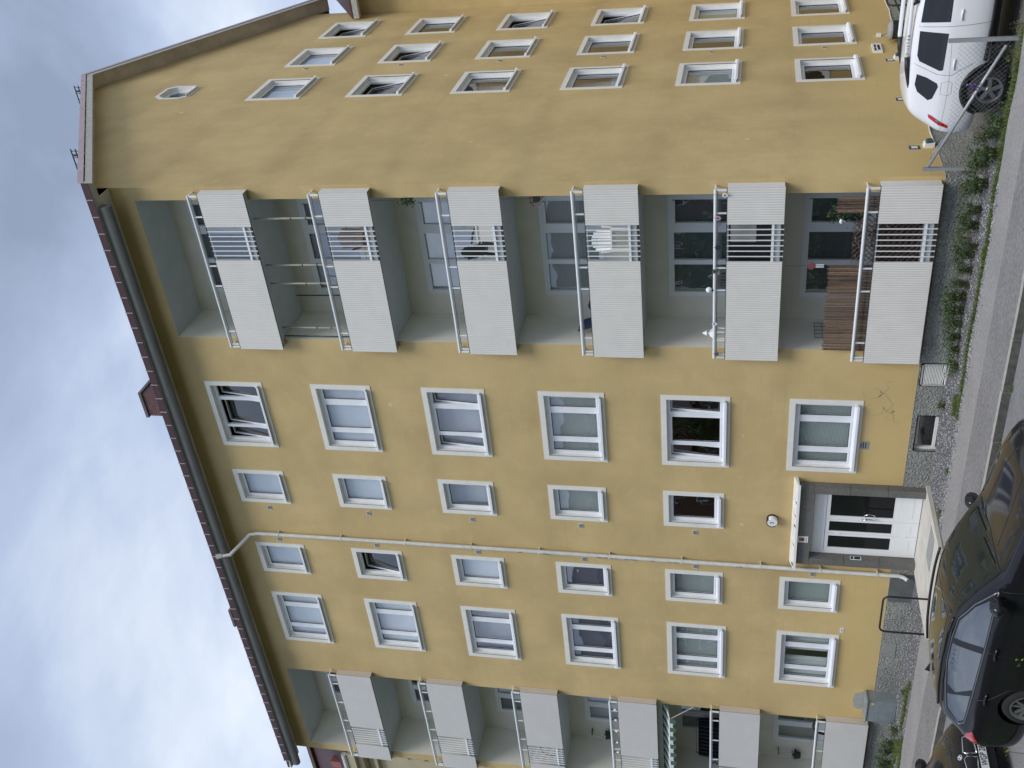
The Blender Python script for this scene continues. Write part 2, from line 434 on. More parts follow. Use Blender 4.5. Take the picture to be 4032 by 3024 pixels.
def gz(x, y): return -0.01 + 0.05 * max(0, min(1, (y + 1.2) / 0.8)) * (0.6 + 0.4 * math.sin(x * 2.1)) - 0.20 * max(0, min(1, (x - 0.3) / 1.2))
sheet('gravel_strip', -60, 2.9, -1.50, 0.25, lambda x, y: gz(x, y), GRAV, 240, 14)
def yz(x, y): return -0.17 if y > -0.6 else -0.17 + 0.16 * min(1, (-0.6 - y) / 0.6)
sheet('yard', 0.05, 40, -1.5, 14.5, yz, SOIL, 30, 30)
def bank(x, y):
    t = max(0.0, min(1.0, (-9.3 - y) / 9.5))
    return -0.10 + 2.45 * t * t * (3 - 2 * t) + 0.05 * math.sin(x * 1.3 + y) + 0.03 * math.sin(y * 3.1)
sheet('embankment', -70, 70, -60, -9.3, bank, TURF, 90, 90)

# kerb: one stone after another
kerb = tag(link('kerb', None), kind='structure')
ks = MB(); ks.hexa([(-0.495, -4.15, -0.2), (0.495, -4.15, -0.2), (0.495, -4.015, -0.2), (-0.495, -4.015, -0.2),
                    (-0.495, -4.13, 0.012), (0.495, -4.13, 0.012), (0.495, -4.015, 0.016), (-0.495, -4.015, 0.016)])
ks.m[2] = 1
ksm = ks.mesh('kerb_stone', [KERB, mat('dark_kerb_face', (0.085, 0.083, 0.075), 0.95, var=0.35, vscale=9)])  # the face towards the road is coloured darker than the rest of the stone
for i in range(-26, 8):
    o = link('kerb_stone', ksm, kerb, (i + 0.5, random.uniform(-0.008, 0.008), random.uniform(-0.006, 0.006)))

# ================================================================== the yellow apartment block
BX0, EAVE = -19.45, 18.0
bld = thing('apartment_building', 'yellow rendered six storey apartment block with red roof and two balcony stacks', 'building')
# ---- window table -------------------------------------------------
TRI = dict(W=1.985, Ht=1.53, panes=[(0.225, 0.483), (0.632, 1.318), (1.488, 1.765)], v0=0.222, v1=1.29)
SML = dict(W=1.10, Ht=1.43, panes=[(0.215, 0.885)], v0=0.228, v1=1.20)
GAB = dict(W=1.70, Ht=1.535, panes=[(0.215, 1.485)], v0=0.235, v1=1.31)
TW = 0.125
FW = []            # facade windows: (spec, x0, z0, blind, tilt per pane)
P_, M_, D_, N_, S_, SD_, C_ = PALE, MIDB, None, NAVY, SLAT, SLATD, CURT
w1b = [(None, (9, 9, 9)), (P_, None), (M_, (6, 0, 6)), (S_, None), (None, (5, 0, 5)), (S_, None)]
w2b = [(P_, None), (P_, None), (M_, None), (S_, None), (None, None)]
w3b = [(P_, None), (None, (10,)), (P_, None), (N_, None), (S_, None), (S_, None)]
w4b = [(P_, None), (P_, None), (M_, None), (N_, None), (S_, None), (C_, None)]
for r in range(6):
    dz = (5 - r) * H
    FW.append((TRI, -7.105, 1.60 + dz, *w1b[r]))
    if r < 5: FW.append((SML, -8.996, 1.697 + dz, *w2b[r]))
    FW.append((SML, -11.555, 1.697 + dz, *w3b[r]))
    FW.append((TRI, -14.34, 1.592 + dz, *w4b[r]))
GW = []
g_open = {(0, 2): 9, (1, 0): 9, (1, 1): 9, (2, 2): 9, (3, 2): 9}
g_blind = {0: P_, 1: None, 2: M_, 3: M_, 4: S_, 5: None}
for r in range(6):
    for k, y in enumerate((5.56, 8.34, 11.09)):
        tl = g_open.get((r, k))
        GW.append((GAB, y, 1.597 + (5 - r) * H, None if tl else g_blind[r] if (k != 1 or r == 0) else None, (tl,) if tl else None))

# ---- walls ----------------------------------------------------------
DOOR = (-9.60, -7.60, 0.08, 2.50)
RL = (-3.85, -0.31); LL = (-19.17, -15.65)         # loggia openings
L_TOP = 17.43
def hole(sp, x, z): return rect(x + TW, x + sp['W'] - TW, z + TW, z + sp['Ht'] - TW)
holes = [hole(sp, x, z) for sp, x, z, _, _ in FW]
holes += [rect(RL[0], RL[1], 0.66, L_TOP), rect(LL[0], LL[1], 0.66, L_TOP)]
# the door cuts the wall's lower edge
outer = [(BX0, 0.58), (DOOR[0], 0.58), (DOOR[0], DOOR[3]), (DOOR[1], DOOR[3]), (DOOR[1], 0.58), (0, 0.58), (0, EAVE), (BX0, EAVE)]
link('facade_wall', wall_mesh('facade_wall', outer, holes, lambda p: (p[0], 0, p[1]), YEL, (0, -1, 0)), bld)
OCT = [(6.08, 18.99), (6.77, 18.99), (6.97, 19.22), (6.97, 19.80), (6.79, 20.03), (6.12, 20.03), (5.91, 19.80), (5.91, 19.22)]
oc = (sum(p[0] for p in OCT) / 8, sum(p[1] for p in OCT) / 8)
def shrink(loop, d):
    return [(oc[0] + (p[0] - oc[0]) * (1 - d), oc[1] + (p[1] - oc[1]) * (1 - d)) for p in loop]
gout = [(0, 0.58), (14.02, 0.58), (14.02, 18.306), (7.01, 22.42), (0, 18.306)]
gh = [hole(sp, y, z) for sp, y, z, _, _ in GW] + [shrink(OCT, 0.17)]
link('gable_wall', wall_mesh('gable_wall', gout, gh, lambda p: (0, p[0], p[1]), YEL, (1, 0, 0)), bld)
b = MB(); b.add([(BX0, 0, 0), (BX0, 14, 0), (BX0, 14, 18.2), (BX0, 7, 22.4), (BX0, 0, 18.2)], [(0, 1, 2, 3, 4)])
b.add([(BX0, 14.02, 0), (0, 14.02, 0), (0, 14.02, 18.2), (BX0, 14.02, 18.2)], [(0, 1, 2, 3)])
b.build('rear_wall', YEL, bld)
# plinth, slightly proud, with the basement openings let in
ph = [rect(-4.66, -4.12, 0.0, 0.53), rect(-6.38, -5.45, -0.02, 0.47)]
pouter = [(BX0, -0.3), (-9.79, -0.3), (-9.79, 0.58), (BX0, 0.58)]
link('plinth', wall_mesh('plinth', pouter, [], lambda p: (p[0], -0.03, p[1]), PLI, (0, -1, 0)), bld)
pouter = [(-7.41, -0.3), (0.03, -0.3), (0.03, 0.58), (-7.41, 0.58)]
link('plinth', wall_mesh('plinth', pouter, ph, lambda p: (p[0], -0.03, p[1]), PLI, (0, -1, 0)), bld)
b = MB(); b.box(BX0, -9.79, -0.03, 0.0, 0.575, 0.583); b.box(-7.41, 0.03, -0.03, 0.0, 0.575, 0.583)
b.add([(0.03, -0.03, -0.4), (0.03, 14, -0.4), (0.03, 14, 0.58), (0.03, -0.03, 0.58)], [(0, 1, 2, 3)])
b.box(0.0, 0.03, -0.03, 14, 0.575, 0.583)
b.build('plinth_edge', PLI, bld)
for h_ in ph:      # reveals of the two basement openings
    (x0, z0), (x1, z1) = h_[0], h_[2]
    b = MB(); b.box(x0 - 0.02, x0, -0.03, 0.2, z0, z1); b.box(x1, x1 + 0.02, -0.03, 0.2, z0, z1); b.box(x0, x1, -0.03, 0.2, z1, z1 + 0.02)
    b.box(x0, x1, -0.03, 0.2, z0 - 0.04, z0); b.build('basement_reveal', PLI, bld)
# ventilation grille: slats one by one
vg = MB(); vg.box(-4.66, -4.63, -0.045, 0.02, 0.0, 0.53); vg.box(-4.15, -4.12, -0.045, 0.02, 0.0, 0.53); vg.box(-4.66, -4.12, -0.045, 0.02, 0.50, 0.53)
vg = vg.build('basement_grille', GREYB, bld)
sm_ = MB().hexa([(-0.238, -0.03, -0.012), (0.238, -0.03, -0.012), (0.238, 0.0, 0.006), (-0.238, 0.0, 0.006), (-0.238, -0.032, -0.008), (0.238, -0.032, -0.008), (0.238, -0.002, 0.012), (-0.238, -0.002, 0.012)]).mesh('slat', TRIM)
for i in range(16):
    o = link('slat', sm_, vg, (-4.39, -0.005, 0.03 + i * 0.0295))
    if i < 5: o.rotation_euler = (0, (0.05, -0.04, 0.06, 0.09, 0.02)[i], 0)
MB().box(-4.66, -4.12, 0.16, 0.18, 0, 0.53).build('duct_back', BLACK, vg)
bw = MB(); bw.box(-6.38, -6.33, 0.05, 0.12, 0.0, 0.47); bw.box(-5.50, -5.45, 0.05, 0.12, 0.0, 0.47); bw.box(-6.33, -5.50, 0.05, 0.12, 0.42, 0.47); bw.box(-6.33, -5.50, 0.05, 0.12, 0.03, 0.09)
bw.box(-6.40, -5.43, -0.09, 0.06, -0.03, 0.0)
bw = bw.build('basement_window', TRIM, bld)
MB().add([(-6.33, .085, .09), (-5.5, .085, .09), (-5.5, .085, .42), (-6.33, .085, .42)], [(0, 1, 2, 3)]).build('pane', GLASS, bw, fix=False)
MB().box(-6.45, -5.40, 0.3, 0.32, -0.1, 0.6).build('blind', BLACK, bw)

# ---- windows --------------------------------------------------------
PROTO = {}
def proto(sp):
    k = sp['W']
    if k in PROTO: return PROTO[k]
    W, Ht = sp['W'], sp['Ht']; d = {}
    b = MB()                                       # plaster surround and reveals
    t0 = -0.014
    for (x0, x1, z0, z1) in ((0, W, Ht - TW, Ht), (0, W, 0, TW), (0, TW, TW, Ht - TW), (W - TW, W, TW, Ht - TW)):
        b.box(x0, x1, t0, 0.004, z0, z1)
    e_ = 0.002
    b.add([(TW, t0 + e_, TW), (TW, .2, TW), (TW, .2, Ht - TW), (TW, t0 + e_, Ht - TW)], [(0, 1, 2, 3)])
    b.add([(W - TW, t0 + e_, TW), (W - TW, .2, TW), (W - TW, .2, Ht - TW), (W - TW, t0 + e_, Ht - TW)], [(3, 2, 1, 0)])
    b.add([(TW, t0 + e_, Ht - TW), (TW, .2, Ht - TW), (W - TW, .2, Ht - TW), (W - TW, t0 + e_, Ht - TW)], [(0, 1, 2, 3)])
    b.add([(TW, t0 + e_, TW), (TW, .2, TW), (W - TW, .2, TW), (W - TW, t0 + e_, TW)], [(3, 2, 1, 0)])
    d['trim'] = b.mesh('window', TRIM)
    b = MB(); fa, fb = 0.105, 0.165                # frame
    ox0, ox1, oz0, oz1 = TW, W - TW, TW, Ht - TW
    S = 0.036                                      # sash width round the glass
    P = sp['panes']; za, zb = sp['v0'] - S, sp['v1'] + S
    b.box(ox0, ox1, fa, fb, oz0, za); b.box(ox0, ox1, fa, fb, zb, oz1)
    xs = [ox0] + [q for p in P for q in (p[0] - S, p[1] + S)] + [ox1]
    for i in range(0, len(xs), 2): b.box(xs[i], xs[i + 1], fa, fb, za, zb)
    b.box(ox0, ox1, fa - 0.012, fa, zb + 0.025, oz1)             # ventilation strip at the head
    d['frame'] = b.mesh('frame', PVC)
    b = MB()                                       # sill with folded ends
    b.hexa([(TW - .02, -.095, TW - .022), (W - TW + .02, -.095, TW - .022), (W - TW + .02, fa, TW + .025), (TW - .02, fa, TW + .025),
            (TW - .02, -.095, TW - .004), (W - TW + .02, -.095, TW - .004), (W - TW + .02, fa, TW + .035), (TW - .02, fa, TW + .035)])
    b.box(TW - .02, W - TW + .02, -.099, -.093, TW - .05, TW - .002)
    for x in (TW - .03, W - TW + .022): b.hexa([(x, -.095, TW - .03), (x + .008, -.095, TW - .03), (x + .008, -.0145, TW - .01), (x, -.0145, TW - .01),
                                                (x, -.095, TW + .03), (x + .008, -.095, TW + .03), (x + .008, -.0145, TW + .055), (x, -.0145, TW + .055)])
    d['sill'] = b.mesh('sill', PVC)
    d['sash'] = []; d['pane'] = []
    for p in P:
        w = p[1] - p[0]; h = sp['v1'] - sp['v0']; b = MB()
        y0, y1 = -0.02, 0.04
        b.box(-w / 2 - S, w / 2 + S, y0, y1, 0, S); b.box(-w / 2 - S, w / 2 + S, y0, y1, S + h, 2 * S + h)
        b.box(-w / 2 - S, -w / 2, y0, y1, S, S + h); b.box(w / 2, w / 2 + S, y0, y1, S, S + h)
        g_ = .012
        for q in ((-w / 2, w / 2, S, S + g_), (-w / 2, w / 2, S + h - g_, S + h), (-w / 2, -w / 2 + g_, S + g_, S + h - g_), (w / 2 - g_, w / 2, S + g_, S + h - g_)): b.box(q[0], q[1], -.002, .010, q[2], q[3], 1)
        d['sash'].append(b.mesh('sash', [PVC, DARKM]))
        d['pane'].append(MB().add([(-w / 2, 0.012, S), (w / 2, 0.012, S), (w / 2, 0.012, S + h), (-w / 2, 0.012, S + h)], [(0, 1, 2, 3)]).mesh('pane', GLASS, fix=False))
    d['blind'] = {}
    PROTO[k] = d
    return d
def add_window(sp, org, rotz, blind, tilt, name='window'):
    d = proto(sp); S = 0.036
    w = link(name, d['trim'], bld, org, rotz)
    link('frame', d['frame'], w); link('sill', d['sill'], w)
    for i, p in enumerate(sp['panes']):
        a = (tilt[i] if tilt else 0) or 0
        loc = ((p[0] + p[1]) / 2, 0.118, sp['v0'] - S)
        for part in ('sash', 'pane'):
            o = link(part, d[part][i], w, loc)
            if a: o.rotation_euler = (-R_(a), 0, 0)
    if blind is not None:
        k = blind.name
        if k not in d['blind']:
            b = MB(); W = sp['W']; Ht = sp['Ht']
            if k == 'curtain':
                vv = []; ff = []; n = 60
                for i in range(n + 1):
                    x = TW + (W - 2 * TW) * i / n
                    if 0.36 < i / n < 0.60: pass
                    y = 0.24 + 0.03 * math.sin(i * 1.1) + 0.015 * math.sin(i * 2.7)
                    vv += [(x, y, TW), (x, y, Ht - TW)]
                for i in range(n):
                    if 0.40 < i / n < 0.56: continue
                    ff.append((2 * i, 2 * i + 2, 2 * i + 3, 2 * i + 1))
                b.add(vv, ff)
            else:
                yb = 0.20 if k != 'grey_blind' else 0.34
                b.box(TW + 0.01, W - TW - 0.01, yb, yb + .006, TW + 0.02, Ht - TW)
            d['blind'][k] = b.mesh('blind', blind)
        link('curtain' if k == 'curtain' else 'blind', d['blind'][k], w)
    return w
for sp, x, z, bl, tl in FW: add_window(sp, (x, 0, z), 0, bl, tl)
for sp, y, z, bl, tl in GW: add_window(sp, (0, y, z), R_(90), bl, tl)
# octagonal attic window
b = MB(); o1, o2 = OCT, shrink(OCT, 0.17)
vv = [(0.012, *p) for p in o1] + [(0.012, *p) for p in o2] + [(-0.18, *p) for p in o2] + [(0.0, *p) for p in o1]
ff = [(i, (i + 1) % 8, 8 + (i + 1) % 8, 8 + i) for i in range(8)] + [(8 + i, 8 + (i + 1) % 8, 16 + (i + 1) % 8, 16 + i) for i in range(8)] + [(24 + i, 24 + (i + 1) % 8, (i + 1) % 8, i) for i in range(8)]
ow = b.add(vv, ff).build('attic_window', TRIM, bld)
o3 = shrink(OCT, 0.34); b = MB()
b.add([(-0.11, *p) for p in o2] + [(-0.11, *p) for p in o3] + [(-0.15, *p) for p in o3], [(i, (i + 1) % 8, 8 + (i + 1) % 8, 8 + i) for i in range(8)] + [(8 + i, 8 + (i + 1) % 8, 16 + (i + 1) % 8, 16 + i) for i in range(8)]).build('frame', PVC, ow)
MB().add([(-0.14, *p) for p in o3], [tuple(range(8))]).build('pane', GLASS, ow)
MB().hexa([(-.1, 6.05, 19.10), (.07, 6.05, 19.05), (.07, 6.80, 19.05), (-.1, 6.80, 19.10), (-.1, 6.05, 19.115), (.07, 6.05, 19.065), (.07, 6.80, 19.065), (-.1, 6.80, 19.115)]).build('sill', PVC, ow)

# ---- air vents beside the small windows ------------------------------
b = MB(); b.box(-.075, .075, -.012, 0.0, -.06, .06, 0)
for i in range(5): b.box(-.05, .05, -.018, -.012, -.042 + i * .019, -.033 + i * .019, 1)
b.box(-.055, .055, -.014, -.0122, -.047, .047, 2)
vm = b.mesh('air_vent', [PIPE, GREYB, DARKM])
for r in range(6):
    dz = (5 - r) * H
    if r < 5: link('air_vent', vm, bld, (-9.17, 0, 2.38 + dz))
    link('air_vent', vm, bld, (-10.30, 0, 2.37 + dz))
    o = link('air_vent', vm, bld, (0, 8.10, 2.39 + dz), R_(90))

# ---- roof -------------------------------------------------------------
SL = 0.587
def rz_(y): return 18.30 + SL * y if y < 7.01 else 18.30 + SL * (14.02 - y)
RX0, RX1 = -19.78, 0.42
def slope(y0, y1, zo, th, x0=RX0, x1=RX1):
    return [(x0, y0, rz_(y0) + zo), (x1, y0, rz_(y0) + zo), (x1, y1, rz_(y1) + zo), (x0, y1, rz_(y1) + zo),
            (x0, y0, rz_(y0) + zo + th), (x1, y0, rz_(y0) + zo + th), (x1, y1, rz_(y1) + zo + th), (x0, y1, rz_(y1) + zo + th)]
b = MB(); b.hexa(slope(-0.60, 7.01, 0.10, 0.07)); b.hexa(slope(14.62, 7.01, 0.10, 0.07))
roof = b.build('roof', RED, bld)
b = MB()          # boarded soffit under the verge, one board after another
sb = 0.0
y = -0.55; bi = 0
while y < 14.5:
    y1 = min(y + 0.34, 14.55)
    if y < 7.01 < y1: y1 = 7.01
    j = random.uniform(0, 0.006)
    b.hexa(slope(y + 0.004, y1 - 0.004, 0.0 + j, 0.012, -0.02, RX1 - 0.03)); y = y1
b.build('verge_soffit', SOFF, roof)
for nm, zo, th, m_, xo in (('verge_cap', 0.13, 0.15, PINK, 0.012), ('verge_board', -0.08, 0.205, GREYB, 0.0)):
    b = MB(); b.hexa(slope(-0.64, 7.012, zo, th, RX1 - 0.03, RX1 + xo)); b.hexa(slope(14.66, 7.012, zo, th, RX1 - 0.03, RX1 + xo))
    b.build(nm, m_, roof)
for i in range(9):      # joints of the verge cap
    y = 0.2 + i * 0.78
    b = MB(); b.hexa(slope(y, y + 0.012, 0.10, 0.19, RX1 - 0.03, RX1 + 0.018)); b.build('cap_joint', PINK, roof)
MB().box(RX0, -0.02, -0.52, 0.0, 17.975, 18.0).build('eave_soffit', SOFF, roof)
# stepped cornice under the sheet edge
b = MB(); prof = [(-0.38, 17.78), (-0.40, 17.74), (-0.46, 17.725), (-0.52, 17.74), (-0.555, 17.79), (-0.565, 17.86), (-0.555, 17.93), (-0.545, 17.98), (-0.38, 17.98)]
n = len(prof); vv = [(-0.22, *p) for p in prof] + [(RX0 + 0.1, *p) for p in prof]
b.add(vv, [(i, (i + 1) % n, n + (i + 1) % n, n + i) for i in range(n)] + [tuple(range(n)), tuple(range(2 * n - 1, n - 1, -1))])
autosmooth(b.build('cornice', CORN, roof), 40)
MB().box(RX0, RX1 - 0.03, -0.60, -0.38, 17.985, 18.02).build('fascia_board', GREYB, roof)
# folded red sheets along the eave
b = MB(); b.box(0.003, 0.399, -0.012, 0.0, 0, 0.175); shm = b.mesh('edge_sheet', RED)
sj = MB().box(-0.008, 0.008, -0.03, -0.0, 0.0, 0.185).mesh('sheet_seam', PINK)
x = RX1 - 0.43
while x > RX0:
    link('edge_sheet', shm, roof, (x, -0.605, 17.985)); link('sheet_seam', sj, roof, (x, -0.605, 17.985)); x -= 0.404
# snow guards
for y in (1.35, 6.1):
    sg = MB(); z0 = rz_(y) + 0.17
    for x in [0.25 - 1.15 * i for i in range(17)]:
        sg.box(x - .02, x + .02, y - .02, y + .02, z0, z0 + 0.33)
    for zz in (0.09, 0.21, 0.33): sg.tube([(0.4, y, z0 + zz), (-18.5, y, z0 + zz)], 0.016, 6)
    xx = 0.35
    while xx > -4: sg.tube([(xx, y, z0 + .09), (xx, y, z0 + .33)], 0.008, 5); xx -= 0.16
    sg.build('snow_guard', DARKM, roof)
# chimneys, brick by brick on the faces one can see
bk = MB().box(0.004, 0.246, -0.006, 0.05, 0.004, 0.071).mesh('brick', BRICK)
def chimney(x0, x1, y0, y1, z0, z1, courses):
    c = MB(); c.box(x0 + .02, x1 - .02, y0 + .02, y1 - .02, z0, z1 - .02)
    c = c.build('chimney', mat('chimney_mortar', (0.17, 0.11, 0.11), 0.95, var=0.15, vscale=9), bld)
    MB().box(x0 - .05, x1 + .05, y0 - .05, y1 + .05, z1, z1 + 0.10).build('chimney_cap', CORN, c)
    for k in range(courses):
        z = z1 - 0.075 * (k + 1); off = 0.125 * (k % 2)
        x = x0 - off
        while x < x1 - 0.05:
            a, e_ = max(x, x0), min(x + 0.25, x1)
            o = link('brick', bk, c, (a, y0 + random.uniform(0, .006), z)); o.scale = ((e_ - a) / 0.25, 1, 1)
            x += 0.25
        y = y0 - off
        while y < y1 - 0.05:
            a, e_ = max(y, y0), min(y + 0.25, y1)
            o = link('brick', bk, c, (x1 - random.uniform(0, .006), a, z), R_(90)); o.scale = ((e_ - a) / 0.25, 1, 1)
            y += 0.25
chimney(-10.02, -9.16, 4.97, 5.75, 20.6, 22.86, 14)
chimney(-21.0 + 1.3, -18.95, 5.0, 5.6, 20.6, 22.42, 5)

# ---- loggias ------------------------------------------------------------
BD = 1.28
def loggia(name, x0, x1, units):
    b = MB()
    b.add([(x0, 0, .6), (x0, BD, .6), (x0, BD, L_TOP), (x0, 0, L_TOP)], [(0, 1, 2, 3)])
    b.add([(x1, 0, .6), (x1, BD, .6), (x1, BD, L_TOP), (x1, 0, L_TOP)], [(3, 2, 1, 0)])
    MB().add([(x0, 0, L_TOP), (x1, 0, L_TOP), (x1, BD, L_TOP), (x0, BD, L_TOP)], [(0, 1, 2, 3)]).build(name + '_ceiling', CEIL, bld, fix=False)
    b.build(name + '_side_wall', LOG, bld, fix=False)
    hs = []
    ua, ub = units[0] - .12, units[-1] + .12
    for r in range(6):
        fl = 14.86 - H * r
        hs.append(rect(ua, ub, fl + 0.02, fl + 2.13))
    link(name + '_back_wall', wall_mesh(name, rect(x0, x1, 0.55, L_TOP), hs, lambda p: (p[0], BD, p[1]), LOG, (0, -1, 0)), bld)
def loggia_unit(r, xs, door, blinds):
    """xs: three panes (x0,x1); door: index of the pane that belongs to the balcony door"""
    fl = 14.86 - H * r; top = fl + 2.14
    ua, ub = xs[0][0] - .13, xs[-1][1] + .13
    b = MB(); y0, y1 = BD - 0.015, BD + 0.06
    b.box(ua, ub, y0, y1, top - 0.10, top); b.box(ua, ua + .11, y0, y1, fl, top - .10); b.box(ub - .11, ub, y0, y1, fl, top - .10)
    pz = [(fl + 0.86, top - 0.13)] * 3
    for i in range(2):
        b.box(xs[i][1], xs[i + 1][0], y0, y1, fl, top - .10)
    for i in range(3):
        a, e_ = xs[i]
        z0 = fl + 0.86
        lo = fl if i == door else fl + 0.74
        b.box(a, e_, y0 + .012, y1, lo, z0)
        b.box(a - .0, e_ + .0, y0 - .012, y0 + .02, top - 0.155 if i == door else top - 0.125, top - .10)
        if i != door: pass
    u = b.build('balcony_door', mat('loggia_frame', (0.74, 0.77, 0.78), 0.4), bld)
    for i in range(3):
        if i != door: MB().box(xs[i][0], xs[i][1], y0 + .03, y1, fl, fl + 0.74).build('parapet_panel', LOG, u)
        MB().add([(xs[i][0], BD + .025, fl + .86), (xs[i][1], BD + .025, fl + .86), (xs[i][1], BD + .025, top - .12), (xs[i][0], BD + .025, top - .12)], [(0, 1, 2, 3)]).build('pane', GLASS, u, fix=False)
        if blinds[i] is not None:
            MB().box(xs[i][0] - .03, xs[i][1] + .03, BD + 0.10, BD + 0.106, fl + 0.80, top - 0.10).build('blind', blinds[i], u)
    MB().tube([(xs[door][0] - .05, y0 - .005, fl + 1.05), (xs[door][0] - .05, y0 - .05, fl + 1.05), (xs[door][0] + .06, y0 - .05, fl + 1.05)], 0.009, 6).build('handle', STEEL, u)
RXS = [(-3.18, -2.52), (-2.41, -1.75), (-1.53, -1.01)]
LXS = [(-18.20, -17.67), (-17.46, -16.85), (-16.74, -16.13)]
loggia('right_loggia', RL[0], RL[1], (RXS[0][0], RXS[-1][1])); loggia('left_loggia', LL[0], LL[1], (LXS[0][0], LXS[-1][1]))
rb = [(N_, N_, N_), (P_, M_, M_), (P_, P_, P_), (S_, S_, S_), (SD_, SD_, SD_), (SD_, SD_, SD_)]
for r in range(6):
    loggia_unit(r, RXS, 2, rb[r])
    loggia_unit(r, LXS, 0, (SD_, SD_, SD_) if r != 3 else (MIDB, MIDB, MIDB))

# ---- balconies ------------------------------------------------------------
def ribbed(x0, x1, z0, z1, y):
    n = max(2, round((x1 - x0) / 0.05)); p = (x1 - x0) / n; vv = []; ff = []
    xs = []
    for i in range(n):
        a = x0 + i * p
        xs += [(a, y), (a + .42 * p, y), (a + .56 * p, y + .009), (a + .88 * p, y + .009)]
    xs.append((x1, y))
    for q in xs: vv += [(q[0], q[1], z0), (q[0], q[1], z1)]
    for i in range(len(xs) - 1): ff.append((2 * i, 2 * i + 2, 2 * i + 3, 2 * i + 1))
    b = MB().add(vv, ff)
    k = len(xs)
    b.box(x0, x1, y + .016, y + .022, z0, z1)
    b.box(x0 - .004, x0, y - .003, y + .03, z0, z1); b.box(x1, x1 + .004, y - .003, y + .03, z0, z1)
    return b
def make_balcony(side):
    y = -0.25 if side == 'R' else -0.22
    if side == 'R': X0, X1, ba, bb, lx = -3.99, -0.075, -1.665, -0.84, RL
    else: X0, X1, ba, bb, lx = -19.36, -15.47, -18.70, -17.85, LL
    pz0, pz1, rz = 14.645, 15.725, 15.955
    b = MB(); b.box(lx[0] + .001, lx[1] - .001, -0.001, BD, 14.70, 14.86); b.box(X0 + .02, X1 - .02, y + .062, -0.001, 14.70, 14.86)
    root = b.build('balcony', CEIL, bld)
    # panels
    for a, e_ in ((X0, ba), (bb, X1)):
        if side == 'R': ribbed(a, e_, pz0, pz1, y).build('panel', RIB, root, fix=False)
        else: MB().box(a, e_, y, y + .012, pz0, pz1).build('panel', FLATP, root)
    # end returns
    for xx, s in ((X0, 1), (X1, -1)):
        b = MB()
        for k in range(4):
            ya = y + .03 + (abs(y) - .035) / 4 * k; yb = ya + (abs(y) - .035) / 4 - .004
            b.box(xx, xx + s * .012, ya, yb, pz0 + .01, pz1)
        b.box(xx + s * .012, xx + s * .02, y + .03, -0.01, pz0 + .012, pz1 - .002)
        b.build('side_panel', RIB if side == 'R' else BOARD, root)
    b = MB(); b.box(X0, X1, y + .004, y + .03, pz1, pz1 + .012); b.build('panel_cap', DARKM, root)
    b = MB(); b.box(X0 + .01, X1 - .01, y + .024, y + .06, pz0 + .004, pz0 + .04); b.build('floor_edge', DARKM, root)
    # bars
    nb = 6 if side == 'R' else 7
    bmsh = MB().box(-.009, .009, -.009, .009, pz0 - .01, pz1).mesh('bar', RAILM)
    for i in range(nb):
        link('bar', bmsh, root, (ba + (bb - ba) * (i + 1) / (nb + 1), y + .012, 0))
    MB().box(ba, bb, y + .024, y + .05, pz0 + .175, pz0 + .225).build('lower_rail', RAILM, root)
    MB().box(ba, bb, y + .024, y + .045, pz1 - .03, pz1).build('upper_rail', RAILM, root)
    # handrail
    b = MB(); b.tube([(X0 + .03, y + .01, rz), (X1 - .03, y + .01, rz)], 0.031, 10); b.build('handrail', RAILM, root, smooth=False)
    b = MB(); b.tube([(X0 + .03, y + .035, rz - .045), (X1 - .03, y + .035, rz - .045)], 0.011, 6); b.build('under_rail', STEEL, root)
    px = [-.61, -1.81, -2.32, -3.52, -3.87] if side == 'R' else [-15.9, -16.75, -17.6, -18.1, -19.25]
    pm = MB().box(-.015, .015, -.012, .012, pz1 + .012, rz - .02).mesh('post', RAILM)
    for x in px: link('post', pm, root, (x, y + .02, 0))
    for x in (X0 + .05, X1 - .05):
        b = MB(); b.box(x - .012, x + .012, y + .01, -0.0, rz - .014, rz + .014); b.box(x - .02, x + .02, y + .0, y + .03, pz1 + .012, rz)
        b.build('bracket', RAILM, root)
    return root
for side in 'RL':
    p0 = make_balcony(side)
    for r in range(1, 6):
        c = copy_tree(p0, bld); c.location = (0, 0, -H * r)

# ---- entrance -----------------------------------------------------------
ent = MB(); ent.box(DOOR[0], DOOR[1], -0.002, 0.25, 2.5, 2.56); ent.box(DOOR[0], DOOR[0] + .012, 0.0, .25, 0.08, 2.5); ent.box(DOOR[1] - .012, DOOR[1], 0, .25, .08, 2.5)
ent = ent.build('entrance', STONE, bld)
zz = [0.08, 0.89, 1.70, 2.50]
for i in range(3):
    for a, e_ in ((-9.79, -9.60), (-7.60, -7.41)):
        j = random.uniform(-.003, .003)
        MB().box(a + j, e_ + j, -0.20, 0.02, zz[i] + .004, zz[i + 1] - .004).build('stone_block', STONE, ent)
xl = [-9.79, -8.92, -8.08, -7.41]
for i in range(3): MB().box(xl[i] + .004, xl[i + 1] - .004, -0.20 - i * .002, 0.02, 2.504, 2.80).build('stone_block', STONE, ent)
DY = 0.02
b = MB(); b.box(-9.588, -7.612, DY, DY + .06, 2.17, 2.495); b.box(-9.588, -9.545, DY, DY + .06, .10, 2.17); b.box(-7.632, -7.612, DY, DY + .06, .10, 2.17)
b.box(-9.50, -7.70, DY - .012, DY, 2.24, 2.44)
df = b.build('door_frame', WHITE, ent)
